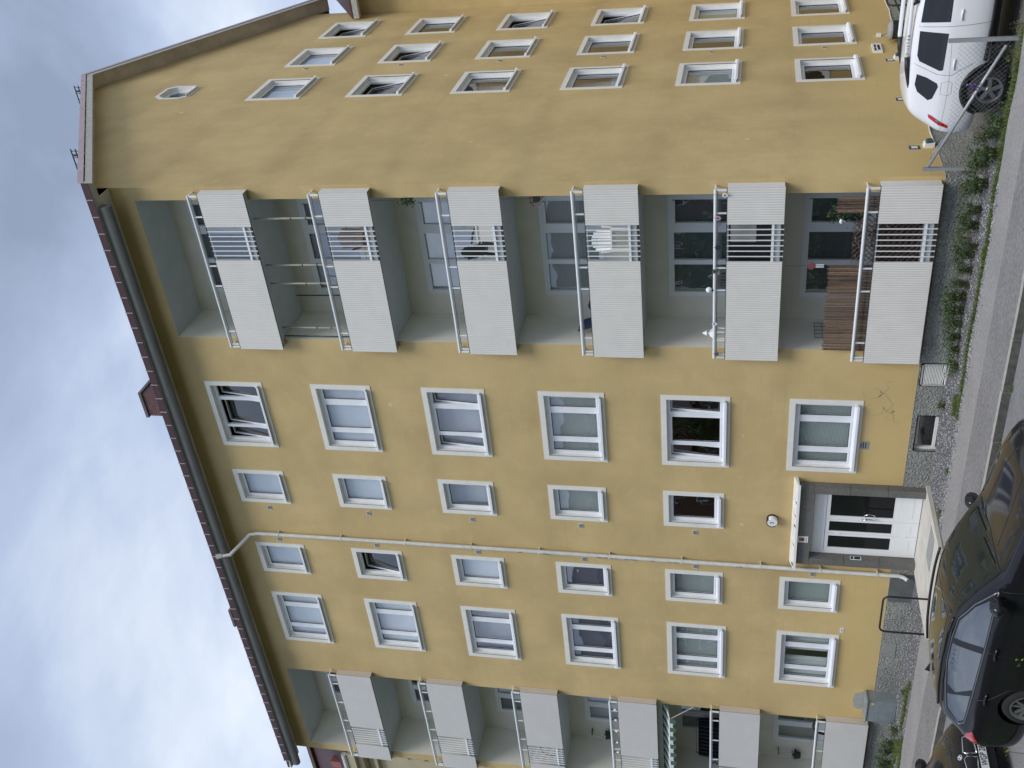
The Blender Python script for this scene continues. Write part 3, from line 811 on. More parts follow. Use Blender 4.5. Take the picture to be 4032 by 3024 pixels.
def leaf(x0, x1, g0, g1):
    b = MB(); y0, y1 = DY - .012, DY + .04; z0, z1, ga, gb = .115, 2.16, .69, 2.08
    b.box(x0, x1, y0, y1, gb, z1); b.box(x0, g0, y0, y1, z0, gb); b.box(g1, x1, y0, y1, z0, gb); b.box(g0, g1, y0, y1, z0, ga)
    l = b.build('door_leaf', WHITE, bld)
    MB().box(g0, g1, y0 + .02, y0 + .03, ga, gb).build('pane', DGLASS, l)
    MB().box(g0 + .02, g1 - .02, y0 - .006, y0, .28, .62).build('kick_panel', WHITE, l)
    return l
d1 = leaf(-8.505, -7.635, -8.405, -7.70); d2 = leaf(-8.935, -8.513, -8.875, -8.575); d3 = leaf(-9.542, -8.943, -9.39, -9.02)
for s, xx in ((0, -8.455),):
    b = MB(); b.tube([(xx, DY - .012, 1.05), (xx, DY - .07, 1.06), (xx + .04, DY - .09, 1.13), (xx + .055, DY - .09, 1.21), (xx + .04, DY - .09, 1.29), (xx, DY - .07, 1.36), (xx, DY - .012, 1.37)], 0.013, 8)
    b.build('pull_handle', CHROME, d1, smooth=True)
b = MB(); b.tube([(-8.40, DY + .0, 1.08), (-8.32, DY - .045, 1.10), (-8.28, DY - .05, 1.21), (-8.32, DY - .045, 1.32), (-8.40, DY + .0, 1.34)], 0.011, 8); b.build('pull_handle', CHROME, d1, smooth=True)
MB().lathe([(0, -.012), (.022, -.012), (.022, 0)], (-8.46, DY - .012, 1.27), 'y', 12).build('lock', DARKM, d1)
for zc_ in (.42, 1.88):
    for x in (-8.94,): MB().box(x - .015, x + .015, DY - .03, DY, zc_ - .05, zc_ + .05).build('hinge', WHITE, d2)
b = MB(); b.box(-9.598, -9.585, -.16, -.05, 1.30, 1.55, 0); b.box(-9.586, -9.582, -.15, -.06, 1.32, 1.46, 1); b.box(-9.586, -9.582, -.15, -.06, 1.48, 1.54, 1)
b.build('intercom', [WHITE, BLACK], ent)
# canopy of peeling painted sheet
b = MB(); x0, x1 = -9.90, -7.29
b.hexa([(x0, -.30, 2.815), (x1, -.30, 2.815), (x1, 0, 2.85), (x0, 0, 2.85), (x0, -.30, 2.845), (x1, -.30, 2.845), (x1, 0, 2.935), (x0, 0, 2.935)])
cn = b.build('canopy', PEEL, bld)
MB().box(x0, x1, -.312, -.30, 2.795, 2.85).build('canopy_lip', WHITE, cn)
rust = mat('bare_rusty_sheet', (0.10, 0.085, 0.075), 0.8, var=0.3, vscale=20)
for xa, ln, zt in ((-9.86, .13, .04), (-8.62, .09, .02), (-8.3, .05, .015), (-9.2, .04, .012), (-7.9, .06, .012)):
    b = MB(); n = 9; pts = []
    for i in range(n):
        a = 2 * math.pi * i / n; rr = random.uniform(.6, 1.1)
        pts.append((xa + ln / 2 + math.cos(a) * ln / 2 * rr, -.22 + math.sin(a) * .07 * rr))
    b.add([(p[0], p[1], 2.845 + (p[1] + .30) * .30 + .003) for p in pts], [tuple(range(n))]); b.build('peeled_patch', rust, cn, fix=False)
# downpipe
b = MB(); X = -10.06
b.tube([(-10.52, -.58, 18.02), (-10.52, -.57, 17.86)], [.10, .06], 12)
b.tube([(-10.52, -.57, 17.86), (-10.51, -.53, 17.66), (-10.30, -.28, 17.38), (-10.10, -.11, 17.15), (-10.05, -.10, 16.9), (-10.05, -.10, 9), (-10.08, -.10, 0.42), (-10.085, -.14, .30), (-10.09, -.22, .22)], .05, 12)
dp = autosmooth(b.build('downpipe', PIPE, bld), 50)
for z in [0.9, 2.2, 3.6, 5.5, 7.3, 9.1, 10.9, 12.7, 14.5, 16.3]:
    b = MB(); b.lathe([(.05, -.03), (.058, -.025), (.058, .025), (.05, .03)], (-10.05 - (16 - z) * .002, -.10, z), 'z', 12); b.box(-10.06, -9.99, -.10, 0, z - .012, z + .012); b.build('pipe_clip', PIPE, dp)
bare = mat('bare_zinc', (0.19, 0.21, 0.22), 0.6, metallic=0.4, var=0.2, vscale=20)
for z, ln in ((7.35, .55), (6.75, .35), (8.9, .22), (5.7, .25), (9.6, .12), (4.1, .15), (6.2, .1)):
    b = MB(); n = 11; vv = []
    for i in range(n + 1):
        zz_ = z - ln / 2 + ln * i / n
        for a in (-.5 + random.uniform(-.25, .25), .35 + random.uniform(-.3, .3)):
            vv.append((-10.052 - (16 - zz_) * .002 + math.sin(a) * .0515, -.10 - math.cos(a) * .0515, zz_))
    b.add(vv, [(2 * i, 2 * i + 1, 2 * i + 3, 2 * i + 2) for i in range(n)]); b.build('peeled_paint', bare, dp, fix=False)
# entrance landing
MB().hexa([(-9.87, -2.25, -.1), (-7.35, -2.25, -.1), (-7.35, 0.3, -.1), (-9.87, 0.3, -.1), (-9.87, -2.25, .09), (-7.35, -2.25, .09), (-7.35, 0.3, .1), (-9.87, 0.3, .1)]).build('landing', CONC, ent)
MB().box(-8.45, -7.55, -1.62, -1.12, .085, .104).build('foot_grate', CONCG, ent)
MB().box(-9.93, -7.29, -2.31, 0.3, -.1, .012).build('landing_border', STONE, ent)
MB().box(-11.0, -10.1, -.05, -.028, .02, .575).build('plinth_patch', mat('dark_render', (0.12, 0.125, 0.125), .9, var=.15, vscale=8), bld)
MB().box(-12.95, -12.45, -.042, -.028, .22, .50).build('plinth_patch', mat('light_render', (0.27, 0.28, 0.255), .9, var=.1, vscale=8), bld)
MB().box(0.028, 0.075, 2.28, 2.72, -.2, .46).build('plinth_patch', mat('pale_render', (0.30, 0.315, 0.31), .9, var=.1, vscale=8), bld)
# cable along the gable plinth
b = MB(); pts = [(0.045, 1.6 + i * .5, .60 + .02 * math.sin(i * 1.9)) for i in range(22)]; b.tube(pts, .012, 6); b.build('cable', TRIM, bld)
# yellow rear wing that meets the gable at right angles
wing = MB(); wing.box(-0.5, 14, 13.78, 22, -.4, 16.75)
wing = wing.build('wing_wall', YEL, bld)
MB().hexa([(.05, 13.05, 16.55), (14.4, 13.05, 16.55), (14.4, 18, 19.4), (.05, 18, 19.4), (.05, 13.05, 16.66), (14.4, 13.05, 16.66), (14.4, 18, 19.5), (.05, 18, 19.5)]).build('wing_roof', RED, wing)
MB().box(.05, 14.4, 13.03, 13.2, 16.42, 16.6).build('wing_fascia', GREYB, wing)
for r in range(6):
    for xx in (2.6, 6.2):
        z = 2.0 + (5 - r) * H
        b = MB(); oo = [(xx + (p[0] - oc[0]) * 1.15, z + .4 + (p[1] - oc[1]) * 1.1) for p in OCT]; oi = [(xx + (p[0] - oc[0]) * .85, z + .4 + (p[1] - oc[1]) * .8) for p in OCT]
        b.add([(p[0], 13.76, p[1]) for p in oo] + [(p[0], 13.76, p[1]) for p in oi], [(i, (i + 1) % 8, 8 + (i + 1) % 8, 8 + i) for i in range(8)])
        w = b.build('octagon_window', TRIM, bld); MB().add([(p[0], 13.77, p[1]) for p in oi], [tuple(range(8))]).build('pane', DGLASS, w)
# ================================================================== neighbours
nb_ = thing('beige_building', 'beige rendered building with red mansard roof adjoining the left end of the yellow block', 'building')
b = MB(); b.box(-34, -19.62, 0.45, 12, 0, 16.05); b.build('wall', BEI, nb_)
b = MB(); b.hexa([(-34, .1, 16.45), (-19.62, .1, 16.45), (-19.62, 12, 16.45), (-34, 12, 16.45), (-34, 1.1, 18.25), (-19.62, 1.1, 18.25), (-19.62, 11, 18.25), (-34, 11, 18.25)])
nr = b.build('roof', RED, nb_)
MB().box(-34, -19.6, 0.95, 1.25, 18.20, 18.32).build('roof_edge', mat('brown_edge', (0.13, 0.09, 0.05), .7), nr)
MB().box(-20.75, -20.45, .25, .9, 16.75, 17.1).build('roof_hatch', mat('faded_hatch', (0.32, 0.12, 0.11), .6), nr)
b = MB(); b.box(-34, -19.62, 0.0, .45, 16.05, 16.3); b.box(-34, -19.62, .15, .45, 15.85, 16.05); b.box(-34, -19.62, .30, .45, 15.45, 15.55); b.build('cornice', BEI, nb_)
MB().tube([(-34, .02, 16.4), (-19.64, .02, 16.4)], .09, 10).build('gutter', PIPE, nb_)
for i in range(34):
    z = 15.0 - i * .28
    b = MB(); b.lathe([(.0, -.05), (.07, -.05), (.10, 0), (.10, .03)], (-20.05 + (i % 2) * .06, .42, z), 'y', 10); b.build('ornament', BEI, nb_)
# brick block on the far side of the street, behind the camera: it shows in the window panes
ob = thing('brick_building', 'long brown brick block across the street mirrored in the balcony windows', 'building')
MB().box(-75, 4, -58, -46, 1.5, 16.2).build('wall', OBRICK, ob)
MB().hexa([(-76, -59, 16.2), (5, -59, 16.2), (5, -45.4, 16.2), (-76, -45.4, 16.2), (-76, -52.2, 19.5), (5, -52.2, 19.5), (5, -51.8, 19.5), (-76, -51.8, 19.5)]).build('roof', RED, ob)
wm = MB(); wm.box(-.9, .9, 0, .06, 0, 1.5, 0); wm.box(-.78, -.06, .06, .08, .12, 1.38, 1); wm.box(.06, .78, .06, .08, .12, 1.38, 1)
wm = wm.mesh('window', [WHITE, DGLASS])
for i in range(18):
    for k in range(5): link('window', wm, ob, (-72 + i * 4.2, -46, 3.2 + k * 2.7))

# ================================================================== plants
def leaf_mesh(name, pts, size, mats, jitter=1.0, elong=1.6):
    b = MB()
    for (x, y, z) in pts:
        s = size * random.uniform(.6, 1.3)
        d = Vector((random.gauss(0, 1), random.gauss(0, 1), random.gauss(0.2, .8))).normalized()
        u = d.orthogonal().normalized(); u.rotate(Matrix.Rotation(random.uniform(0, 6.28), 3, d)); w = d.cross(u)
        p = Vector((x, y, z)); L = u * s * elong; Wd = w * s * .5; f = d * s * .18
        b.add([p, p + L * .5 + Wd + f, p + L, p + L * .5 - Wd + f], [(0, 1, 2), (0, 2, 3)], random.randrange(len(mats)))
    return b.mesh(name, mats, fix=False)
def weed_mesh(h, spread, n, mats, size=.035):
    pts = []; st = MB()
    k = max(3, n // 22)
    for i in range(k):
        a = random.uniform(0, 6.28); lean = random.uniform(0, spread); hh = h * random.uniform(.55, 1)
        bx, by = random.uniform(-.06, .06), random.uniform(-.05, .05)
        tip = (bx + math.cos(a) * lean, by + math.sin(a) * lean * .7, hh)
        mid = (bx + math.cos(a) * lean * .35, by + math.sin(a) * lean * .25, hh * .55)
        st.tube([(bx, by, -.04), mid, tip], [.006, .004, .002], 4)
        for j in range(n // k):
            t = random.uniform(.12, 1)
            q = [mid[c] * 2 * t if t < .5 else mid[c] + (tip[c] - mid[c]) * (t - .5) * 2 for c in range(3)]
            pts.append((q[0] + random.gauss(0, .028), q[1] + random.gauss(0, .028), max(.005, q[2] + random.gauss(0, .02))))
    return leaf_mesh('leaves', pts, size, mats), st.mesh('stem', STEM)
WD = [weed_mesh(.34, .30, 520, [LEAF, LEAF, LEAF2], .021), weed_mesh(.44, .20, 560, [LEAF, LEAF, LEAF], .021), weed_mesh(.20, .34, 420, [LEAF, LEAF2, LEAF2], .020),
      weed_mesh(.38, .36, 640, [LEAF, LEAF, LEAF2], .024), weed_mesh(.50, .16, 160, [LEAF2, LEAF3, LEAF], .020)]
wspots = [(1.35, -.95, 3, 1.1), (1.05, -.65, 1, 1.0), (.8, -.9, 3, 1.25), (.5, -.55, 0, 1.2), (.2, -.8, 3, 1.15), (-.05, -.5, 1, 1.0), (-.4, -.6, 0, 1.15), (-.75, -.55, 3, 1.15), (-1.05, -.8, 1, .75),
          (-1.3, -.6, 3, 1.15), (-1.6, -.7, 0, 1.0), (-1.9, -.7, 1, .85), (-2.2, -.6, 3, 1.25), (-2.5, -.62, 3, 1.15), (-2.8, -.6, 0, 1.1), (-3.1, -.6, 3, .9), (-3.4, -.6, 2, 1.2), (-3.7, -.75, 2, 1.2),
          (-4.95, -.35, 2, .8), (-1.2, -.2, 4, .8), (-2.9, -.25, 4, .6), (1.7, -1.1, 0, .9), (2.1, -1.15, 2, 1.1), (2.55, -1.05, 4, .8), (3.0, -1.1, 4, .7),
          (-14.9, -.75, 2, 1.1), (-15.5, -.7, 0, 1.0), (-15.9, -.6, 3, 1.1), (-16.3, -.7, 3, 1.2), (-16.7, -.6, 0, 1.2), (-17.1, -.7, 3, 1.1), (-13.2, -.9, 2, .7)]
for i, (x, y, k, s) in enumerate(wspots):
    where = 'beside the wire fence' if x > .2 else 'below the lowest right balcony' if x > -4.2 else 'near the basement grille' if x > -6 else 'below the left balconies' if x < -14.5 else 'between the hoop and the meter cabinet'
    t = thing('weed_plant', ('tall thin ' if k == 4 else 'low spreading ' if k == 2 else 'bushy ') + 'green weed in the gravel ' + where, 'weed', (x, y, gz(x, y)), random.uniform(0, 6.28), 'weeds in the gravel strip')
    t.scale = (s, s, s)
    link('leaves', WD[k][0], t); link('stem', WD[k][1], t)
# grass along the pavement edge
def grass(name, spots, hmin, hmax, mats, label, dens=1):
    b = MB()
    for (x, y, z, r, n) in spots:
        for i in range(n):
            a = random.uniform(0, 6.28); q = r * math.sqrt(random.random()); px, py = x + math.cos(a) * q * 1.6, y + math.sin(a) * q * .6
            h = random.uniform(hmin, hmax); l = random.uniform(-.6, .6) * h; l2 = random.uniform(-.6, .6) * h; w = random.uniform(.003, .007)
            a2 = random.uniform(0, 3.14); cx, cy = math.cos(a2) * w, math.sin(a2) * w
            b.add([(px - cx, py - cy, z), (px + cx, py + cy, z), (px + l * .4 + cx * .7, py + l2 * .4 + cy * .7, z + h * .6), (px + l * .4 - cx * .7, py + l2 * .4 - cy * .7, z + h * .6), (px + l, py + l2, z + h)], [(0, 1, 2, 3), (3, 2, 4)], random.randrange(len(mats)))
    return tag(b.build(name, mats, fix=False), label, 'grass', kind='stuff')
GR = [mat('grass_blade', (0.10, 0.15, 0.022), .6, var=.3, vscale=14), mat('grass_blade_olive', (0.15, 0.165, 0.045), .6, var=.3, vscale=14), LEAF2]
sp_ = []
x = 3.0
while x > -4.4:
    if random.random() < .88: sp_.append((x, -1.45 + edge_wob(x) * .5, -.005, .07, 60))
    x -= .085
x = -12.6
while x > -18:
    sp_.append((x, -1.15 + edge_wob(x) * .7 - .25 * (x < -14.5), .0, .11, 60)); x -= .12
for cx, cy, r, n in ((-4.35, -1.15, .16, 500), (-.9, -1.45, .1, 260), (-15.6, -.85, .3, 700), (-16.6, -.9, .3, 900), (-17.3, -.9, .3, 700), (-15.1, -1.1, .2, 400), (-7.0, -1.35, .06, 70), (-5.8, -1.42, .05, 60)): sp_.append((cx, cy, 0, r, n))
for xx in (-1.9, -3.1, -4.9, -6.2): sp_.append((xx, -4.19, -.12, .05, 40))
grass('grass', sp_, .03, .11, GR, 'bright green grass and moss along the pavement edge')
gp = []
for i in range(260):
    x, y = random.uniform(-16, 5), random.uniform(-16, -9.4); gp.append((x, y, bank(x, y), .22, 60))
grass('bank_grass', gp, .05, .2, GR, 'rough grass on the bank near the camera')
# pebbles
b = MB()
for i in range(12000):
    x = random.uniform(-17.8, 3.0) if i % 3 else random.uniform(-7.3, 0.5)
    y = -1.42 + 1.38 * random.random() if i % 6 else -1.40 - abs(random.gauss(0, .12))
    if -9.95 < x < -7.28: continue
    s = random.uniform(.008, .022); z = (gz(x, y) if y > -1.42 else 0.0) + s * .3
    a = random.uniform(0, 6.28); ca, sa = math.cos(a) * s, math.sin(a) * s
    k = random.uniform(.5, .9)
    b.add([(x + ca, y + sa, z), (x - sa * k, y + ca * k, z + s * .1), (x - ca, y - sa, z), (x + sa * k, y - ca * k, z - s * .1), (x + s * .1, y, z + s * .75), (x, y, z - s)],
          [(0, 1, 4), (1, 2, 4), (2, 3, 4), (3, 0, 4), (1, 0, 5), (2, 1, 5), (3, 2, 5), (0, 3, 5)], random.randrange(3))
tag(b.build('gravel', [PEB, mat('pebble_pale', (.42, .42, .43), .8, var=.3, vscale=25), mat('pebble_dark', (.10, .10, .11), .8, var=.3, vscale=25)], fix=False), 'loose grey gravel in the strip along the plinth', 'gravel', kind='stuff')
def in_view(p, m=0.06):
    q = cam.matrix_world.inverted() @ Vector(p)
    if q.z > -.1: return False
    u, v = q.x / -q.z * 36.549 / 36, q.y / -q.z * 36.549 / 36
    return abs(u) < .5 + m and abs(v) < .375 + m
# leafy twigs reaching into the lower edge of the picture
def sprig(loc, n, size, m, label):
    t = thing('leafy_twig', label, 'shrub', loc)
    x, y = loc[0], loc[1]; g_ = bank(x, y) - loc[2]
    b = MB(); b.tube([(.02, -.05, g_ - .05), (.01, -.02, g_ * .5), (0, 0, 0)], [.008, .006, .003], 5); b.build('stem', STEM, t)
    pts = [(random.gauss(0, .05), random.gauss(0, .05), random.gauss(-.02, .05)) for _ in range(n)]
    link('leaves', leaf_mesh('leaves', pts, size, m), t)
sprig((-2.84, -10.5, .95), 5, .035, [LEAF3, LEAF3, LEAF2], 'pale yellow green leaves of a twig before the rear wheel of the black car')
sprig((-1.22, -10.5, 1.0), 6, .035, [LEAF2, LEAF3], 'green twig tip before the black car door')
sprig((-3.3, -11.0, .75), 8, .03, [LEAF2], 'low green twig at the rear of the black car')
# trees and hedge on the bank, seen only as reflections
def tree(loc, h, r, n, label):
    t = thing('tree', label, 'tree', loc, 0, 'trees on the bank behind the camera')
    b = MB(); b.tube([(0, 0, -.3), (.1, 0, h * .35), (0, .15, h * .75)], [.22, .15, .05], 8)
    for i in range(7):
        a = i * .9; z = h * (.35 + .07 * i); b.tube([(.05, 0, z), (math.cos(a) * r * .6, math.sin(a) * r * .6, z + h * .15)], [.06, .015], 5)
    b.build('trunk', BARK, t)
    pts = []
    cl = [(random.gauss(0, r * .45), random.gauss(0, r * .45), h * random.uniform(.4, .98), r * random.uniform(.22, .4)) for _ in range(26)]
    for i in range(n):
        c = random.choice(cl); v = Vector((random.gauss(0, 1), random.gauss(0, 1), random.gauss(0, .8))).normalized() * c[3] * random.uniform(.6, 1.05)
        pts.append((c[0] + v.x, c[1] + v.y, c[2] + v.z))
    link('crown', leaf_mesh('crown', pts, .16, [LEAF, LEAF, LEAF2]), t)
for (x, y, h, r) in ((-15, -23, 4.6, 2.0), (-21, -24, 5.6, 2.4), (-29, -30, 8, 3.2)):
    tree((x, y, bank(x, y)), h, r, 3600, 'bushy green tree on the bank behind the camera')
hd = thing('hedge', 'dense dark hedge along the bank opposite the parked cars', 'hedge', (0, 0, 0))
pts = []
for i in range(11000):
    x = random.uniform(-18, 0.6); y = -13.2 - .035 * (x + 8) + random.gauss(0, .42); z = bank(x, y) + random.uniform(0, 1.75 + .25 * math.sin(x * 1.4))
    if not in_view((x, y, z)): pts.append((x, y, z))
link('leaves', leaf_mesh('leaves', pts, .11, [LEAF, LEAF, LEAF2]), hd)
b = MB()
for i in range(40):
    x = -18 + i * .46; y = -13.2 - .035 * (x + 8)
    if in_view((x, y, bank(x, y) + 1.3)): continue
    b.tube([(x, y, bank(x, y) - .1), (x + .1, y, bank(x, y) + 1.3)], [.03, .01], 5)
b.build('stem', BARK, hd)

# ================================================================== cars
def loft(stations, n_mirror=True):
    """stations: list of (x, [(y,z)...] half profile bottom->top centre). Returns MB of the full shell"""
    b = MB(); k = len(stations[0][1]); vv = []; ring = 2 * k - 1
    for x, pr in stations:
        left = [(x, -p[0], p[1]) for p in pr]; right = [(x, p[0], p[1]) for p in reversed(pr[:-1])]
        vv += left + right
    ff = []
    for i in range(len(stations) - 1):
        for j in range(ring):
            a, c = i * ring + j, i * ring + (j + 1) % ring
            ff.append((a, c, c + ring, a + ring))
    ff.append(tuple(range(ring))); ff.append(tuple(range((len(stations) - 1) * ring, len(stations) * ring))[::-1])
    return b.add(vv, ff)
def lerp_table(T, x):
    for i in range(len(T) - 1):
        a, c = T[i], T[i + 1]
        if a[0] >= x >= c[0]:
            t = (a[0] - x) / (a[0] - c[0]) if a[0] != c[0] else 0
            return [p + (q - p) * t for p, q in zip(a, c)]
    return list(T[-1] if x < T[-1][0] else T[0])
def car_shell(T):
    """T rows: x, zbottom, zbelt, zside, ztop, wlow, wmax, wbelt, wroof"""
    st = []
    for row in T:
        x, zb, zB, zs, zt, wl, wm, wb, wr = row
        st.append((x, [(wl * .7, zb), (wl, zb + .02), (wm * .985, zb + (zB - zb) * .30), (wm, zb + (zB - zb) * .58), (wm * .985, zb + (zB - zb) * .84), (wb, zB),
                       (wb + (wr - wb) * .52, zB + (zs - zB) * .55), (wr, zs), (wr * .84, zs + (zt - zs) * .62), (wr * .45, zt - (zt - zs) * .06), (0, zt)]))
    return loft(st)
class Car:
    def __init__(s, name, label, loc, scale, T, paint, wheels, wr, rotz=0.0):
        s.root = thing(name, label, 'car', loc, rotz); s.root.scale = (scale,) * 3
        o = car_shell(T).build('body', paint, None)
        mod = o.modifiers.new('s', 'SUBSURF'); mod.levels = 2; mod.render_levels = 2
        cut = MB()
        for (x, y, zc_, r) in wheels:
            cut.lathe([(0, -.32), (r, -.32), (r, .32), (0, .32)], (x, y * 1.02, zc_), 'y', 36)
        co = cut.build('cutter', BLACK); 
        bo = o.modifiers.new('b', 'BOOLEAN'); bo.operation = 'DIFFERENCE'; bo.object = co; bo.solver = 'EXACT'; bo.use_self = True
        dg = bpy.context.evaluated_depsgraph_get(); me = bpy.data.meshes.new_from_object(o.evaluated_get(dg)); me.name = 'body'
        o.modifiers.clear(); o.data = me; o.parent = s.root
        bpy.data.objects.remove(co)
        me.polygons.foreach_set('use_smooth', [True] * len(me.polygons)); me.set_sharp_from_angle(angle=R_(40))
        s.body = o
        # smooth uncut surface for projecting details
        o2 = car_shell(T).build('tmp', paint); m2 = o2.modifiers.new('s', 'SUBSURF'); m2.levels = 2
        dg = bpy.context.evaluated_depsgraph_get(); s.bvh = BVHTree.FromObject(o2, dg); bpy.data.objects.remove(o2)
        s.wr = wr
    def cast(s, p, d):
        h = s.bvh.ray_cast(Vector(p), Vector(d)); return h[0], h[1]
    def patch(s, name, poly, axis, side, material, off=.004, parent=None, maxlen=.09, thick=0):
        """polygon in the side plane (axis 'y': (x,z)), the front/rear plane (axis 'x': (y,z)) or plan (axis 'z': (x,y)), laid on the body"""
        bm = bmesh.new()
        to = {'y': lambda p: (p[0], 0, p[1]), 'x': lambda p: (0, p[0], p[1]), 'z': lambda p: (p[0], p[1], 0)}[axis]
        bm.faces.new([bm.verts.new(to(p)) for p in poly]); bmesh.ops.triangulate(bm, faces=bm.faces[:])
        for _ in range(5):
            es = [e for e in bm.edges if e.calc_length() > maxlen]
            if not es: break
            bmesh.ops.subdivide_edges(bm, edges=es, cuts=1); bmesh.ops.triangulate(bm, faces=bm.faces[:])
        bad = []; nrm = {}
        for v in bm.verts:
            p = v.co.copy()
            if axis == 'y': h = s.cast((p.x, side * 3, p.z), (0, -side, 0))
            elif axis == 'x': h = s.cast((side * 9, p.y, p.z), (-side, 0, 0))
            else: h = s.cast((p.x, p.y, 5), (0, 0, -1))
            if h[0] is None: bad.append(v); continue
            n_ = h[1]
            dirv = {'y': Vector((0, side, 0)), 'x': Vector((side, 0, 0)), 'z': Vector((0, 0, 1))}[axis]
            if n_.dot(dirv) < 0: n_ = -n_
            v.co = h[0] + n_ * off; nrm[v] = n_.copy()
        if bad: bmesh.ops.delete(bm, geom=bad, context='VERTS')
        bm.normal_update()
        for f_ in bm.faces:
            if f_.normal.dot(nrm[f_.verts[0]]) < 0: f_.normal_flip()
        bm.verts.index_update(); nl_ = [tuple(nrm[v]) for v in bm.verts]
        me = bpy.data.meshes.new(name); bm.to_mesh(me); bm.free(); me.materials.append(material)
        me.polygons.foreach_set('use_smooth', [True] * len(me.polygons))
        me.normals_split_custom_set_from_vertices(nl_)
        return link(name, me, parent or s.root)
    def strip(s, name, pts, axis, side, material, r=.006, off=.0, parent=None, n=6):
        path = []
        for i in range(len(pts) - 1):
            a, c = pts[i], pts[i + 1]
            L = max(1, int(math.hypot(c[0] - a[0], c[1] - a[1]) / .08))
            for k in range(L + (1 if i == len(pts) - 2 else 0)):
                t = k / L; u, w = a[0] + (c[0] - a[0]) * t, a[1] + (c[1] - a[1]) * t
                if axis == 'y': h = s.cast((u, side * 3, w), (0, -side, 0))
                elif axis == 'x': h = s.cast((side * 9, u, w), (-side, 0, 0))
                else: h = s.cast((u, w, 5), (0, 0, -1))
                if h[0] is not None: path.append(h[0] + (h[1] * off))
        if len(path) < 2: return None
        return MB().tube(path, r, n).build(name, material, parent or s.root, smooth=True)
    def wheel(s, x, y, z, r, rimr, spokes=5, double=True, rim_mat=None, dark=None):
        side = -1 if y < 0 else 1; w = .11
        t = MB(); t.lathe([(rimr, -w), (r - .02, -w), (r - .004, -w + .03), (r, 0), (r - .004, w - .03), (r - .02, w), (rimr, w), (rimr, -w)], (0, 0, 0), 'y', 40)
        wh = t.build('wheel', TYRE, s.root, (x, y - side * w, z), smooth=True)
        rb = MB(); yo = side * w
        rb.lathe([(rimr, yo + side * .0), (rimr + .005, yo + side * .004), (rimr - .012, yo + side * .006), (rimr - .03, yo - side * .03), (rimr - .035, yo - side * .12)], (0, 0, 0), 'y', 40, 0)
        rb.lathe([(0, yo - side * .10), (rimr - .03, yo - side * .10)], (0, 0, 0), 'y', 40, 1)
        rb.lathe([(0, yo - side * .008), (.045, yo - side * .008), (.06, yo - side * .02), (.06, yo - side * .10)], (0, 0, 0), 'y', 20, 0)
        for i in range(spokes):
            for da in ((-.2, .2) if double else (0,)):
                a0 = 2 * math.pi * i / spokes + da * .55; a1 = 2 * math.pi * i / spokes + da * 1.25
                p0 = Vector((math.cos(a0) * .045, 0, math.sin(a0) * .045)); p1 = Vector((math.cos(a1) * (rimr - .018), 0, math.sin(a1) * (rimr - .018)))
                tn = (p1 - p0).normalized().cross(Vector((0, 1, 0))) * (.016 if double else .03)
                y0, y1 = yo - side * .014, yo - side * .045
                q = [p0 - tn, p0 + tn, p1 + tn, p1 - tn]
                rb.hexa([(k.x, y1, k.z) for k in q] + [(k.x, y0, k.z) for k in q], 0)
        rb.build('rim', [rim_mat or RIMM, dark or RIMD], wh)
        return wh

# -- profile of the black estate (x, zbottom, zbelt, zside, ztop, wlow, wmax, wbelt, wroof)
EST = [(0.0, .28, .50, .53, .56, .40, .55, .50, .38), (-.03, .22, .58, .62, .66, .58, .70, .64, .5), (-.12, .19, .68, .71, .75, .70, .80, .73, .58), (-.35, .18, .77, .80, .835, .78, .865, .79, .66),
       (-.75, .18, .85, .88, .905, .82, .89, .82, .70), (-1.20, .18, .91, .935, .965, .84, .90, .84, .72), (-1.42, .18, .935, .97, 1.0, .85, .902, .845, .76), (-1.60, .18, .945, 1.075, 1.11, .85, .903, .83, .755),
       (-1.95, .18, .955, 1.235, 1.28, .85, .905, .835, .715), (-2.25, .18, .96, 1.325, 1.385, .85, .905, .838, .685), (-2.6, .18, .97, 1.345, 1.42, .85, .905, .84, .668), (-3.1, .18, .98, 1.345, 1.425, .85, .905, .84, .66),
       (-3.6, .19, .99, 1.325, 1.41, .85, .905, .838, .65), (-4.0, .20, 1.0, 1.285, 1.375, .84, .90, .83, .635), (-4.22, .21, 1.005, 1.24, 1.335, .83, .89, .815, .62), (-4.36, .22, 1.0, 1.12, 1.19, .81, .875, .795, .62),
       (-4.50, .24, .96, .99, 1.03, .77, .85, .77, .60), (-4.585, .28, .86, .90, .93, .70, .80, .72, .58), (-4.62, .33, .66, .70, .72, .6, .70, .64, .5)]
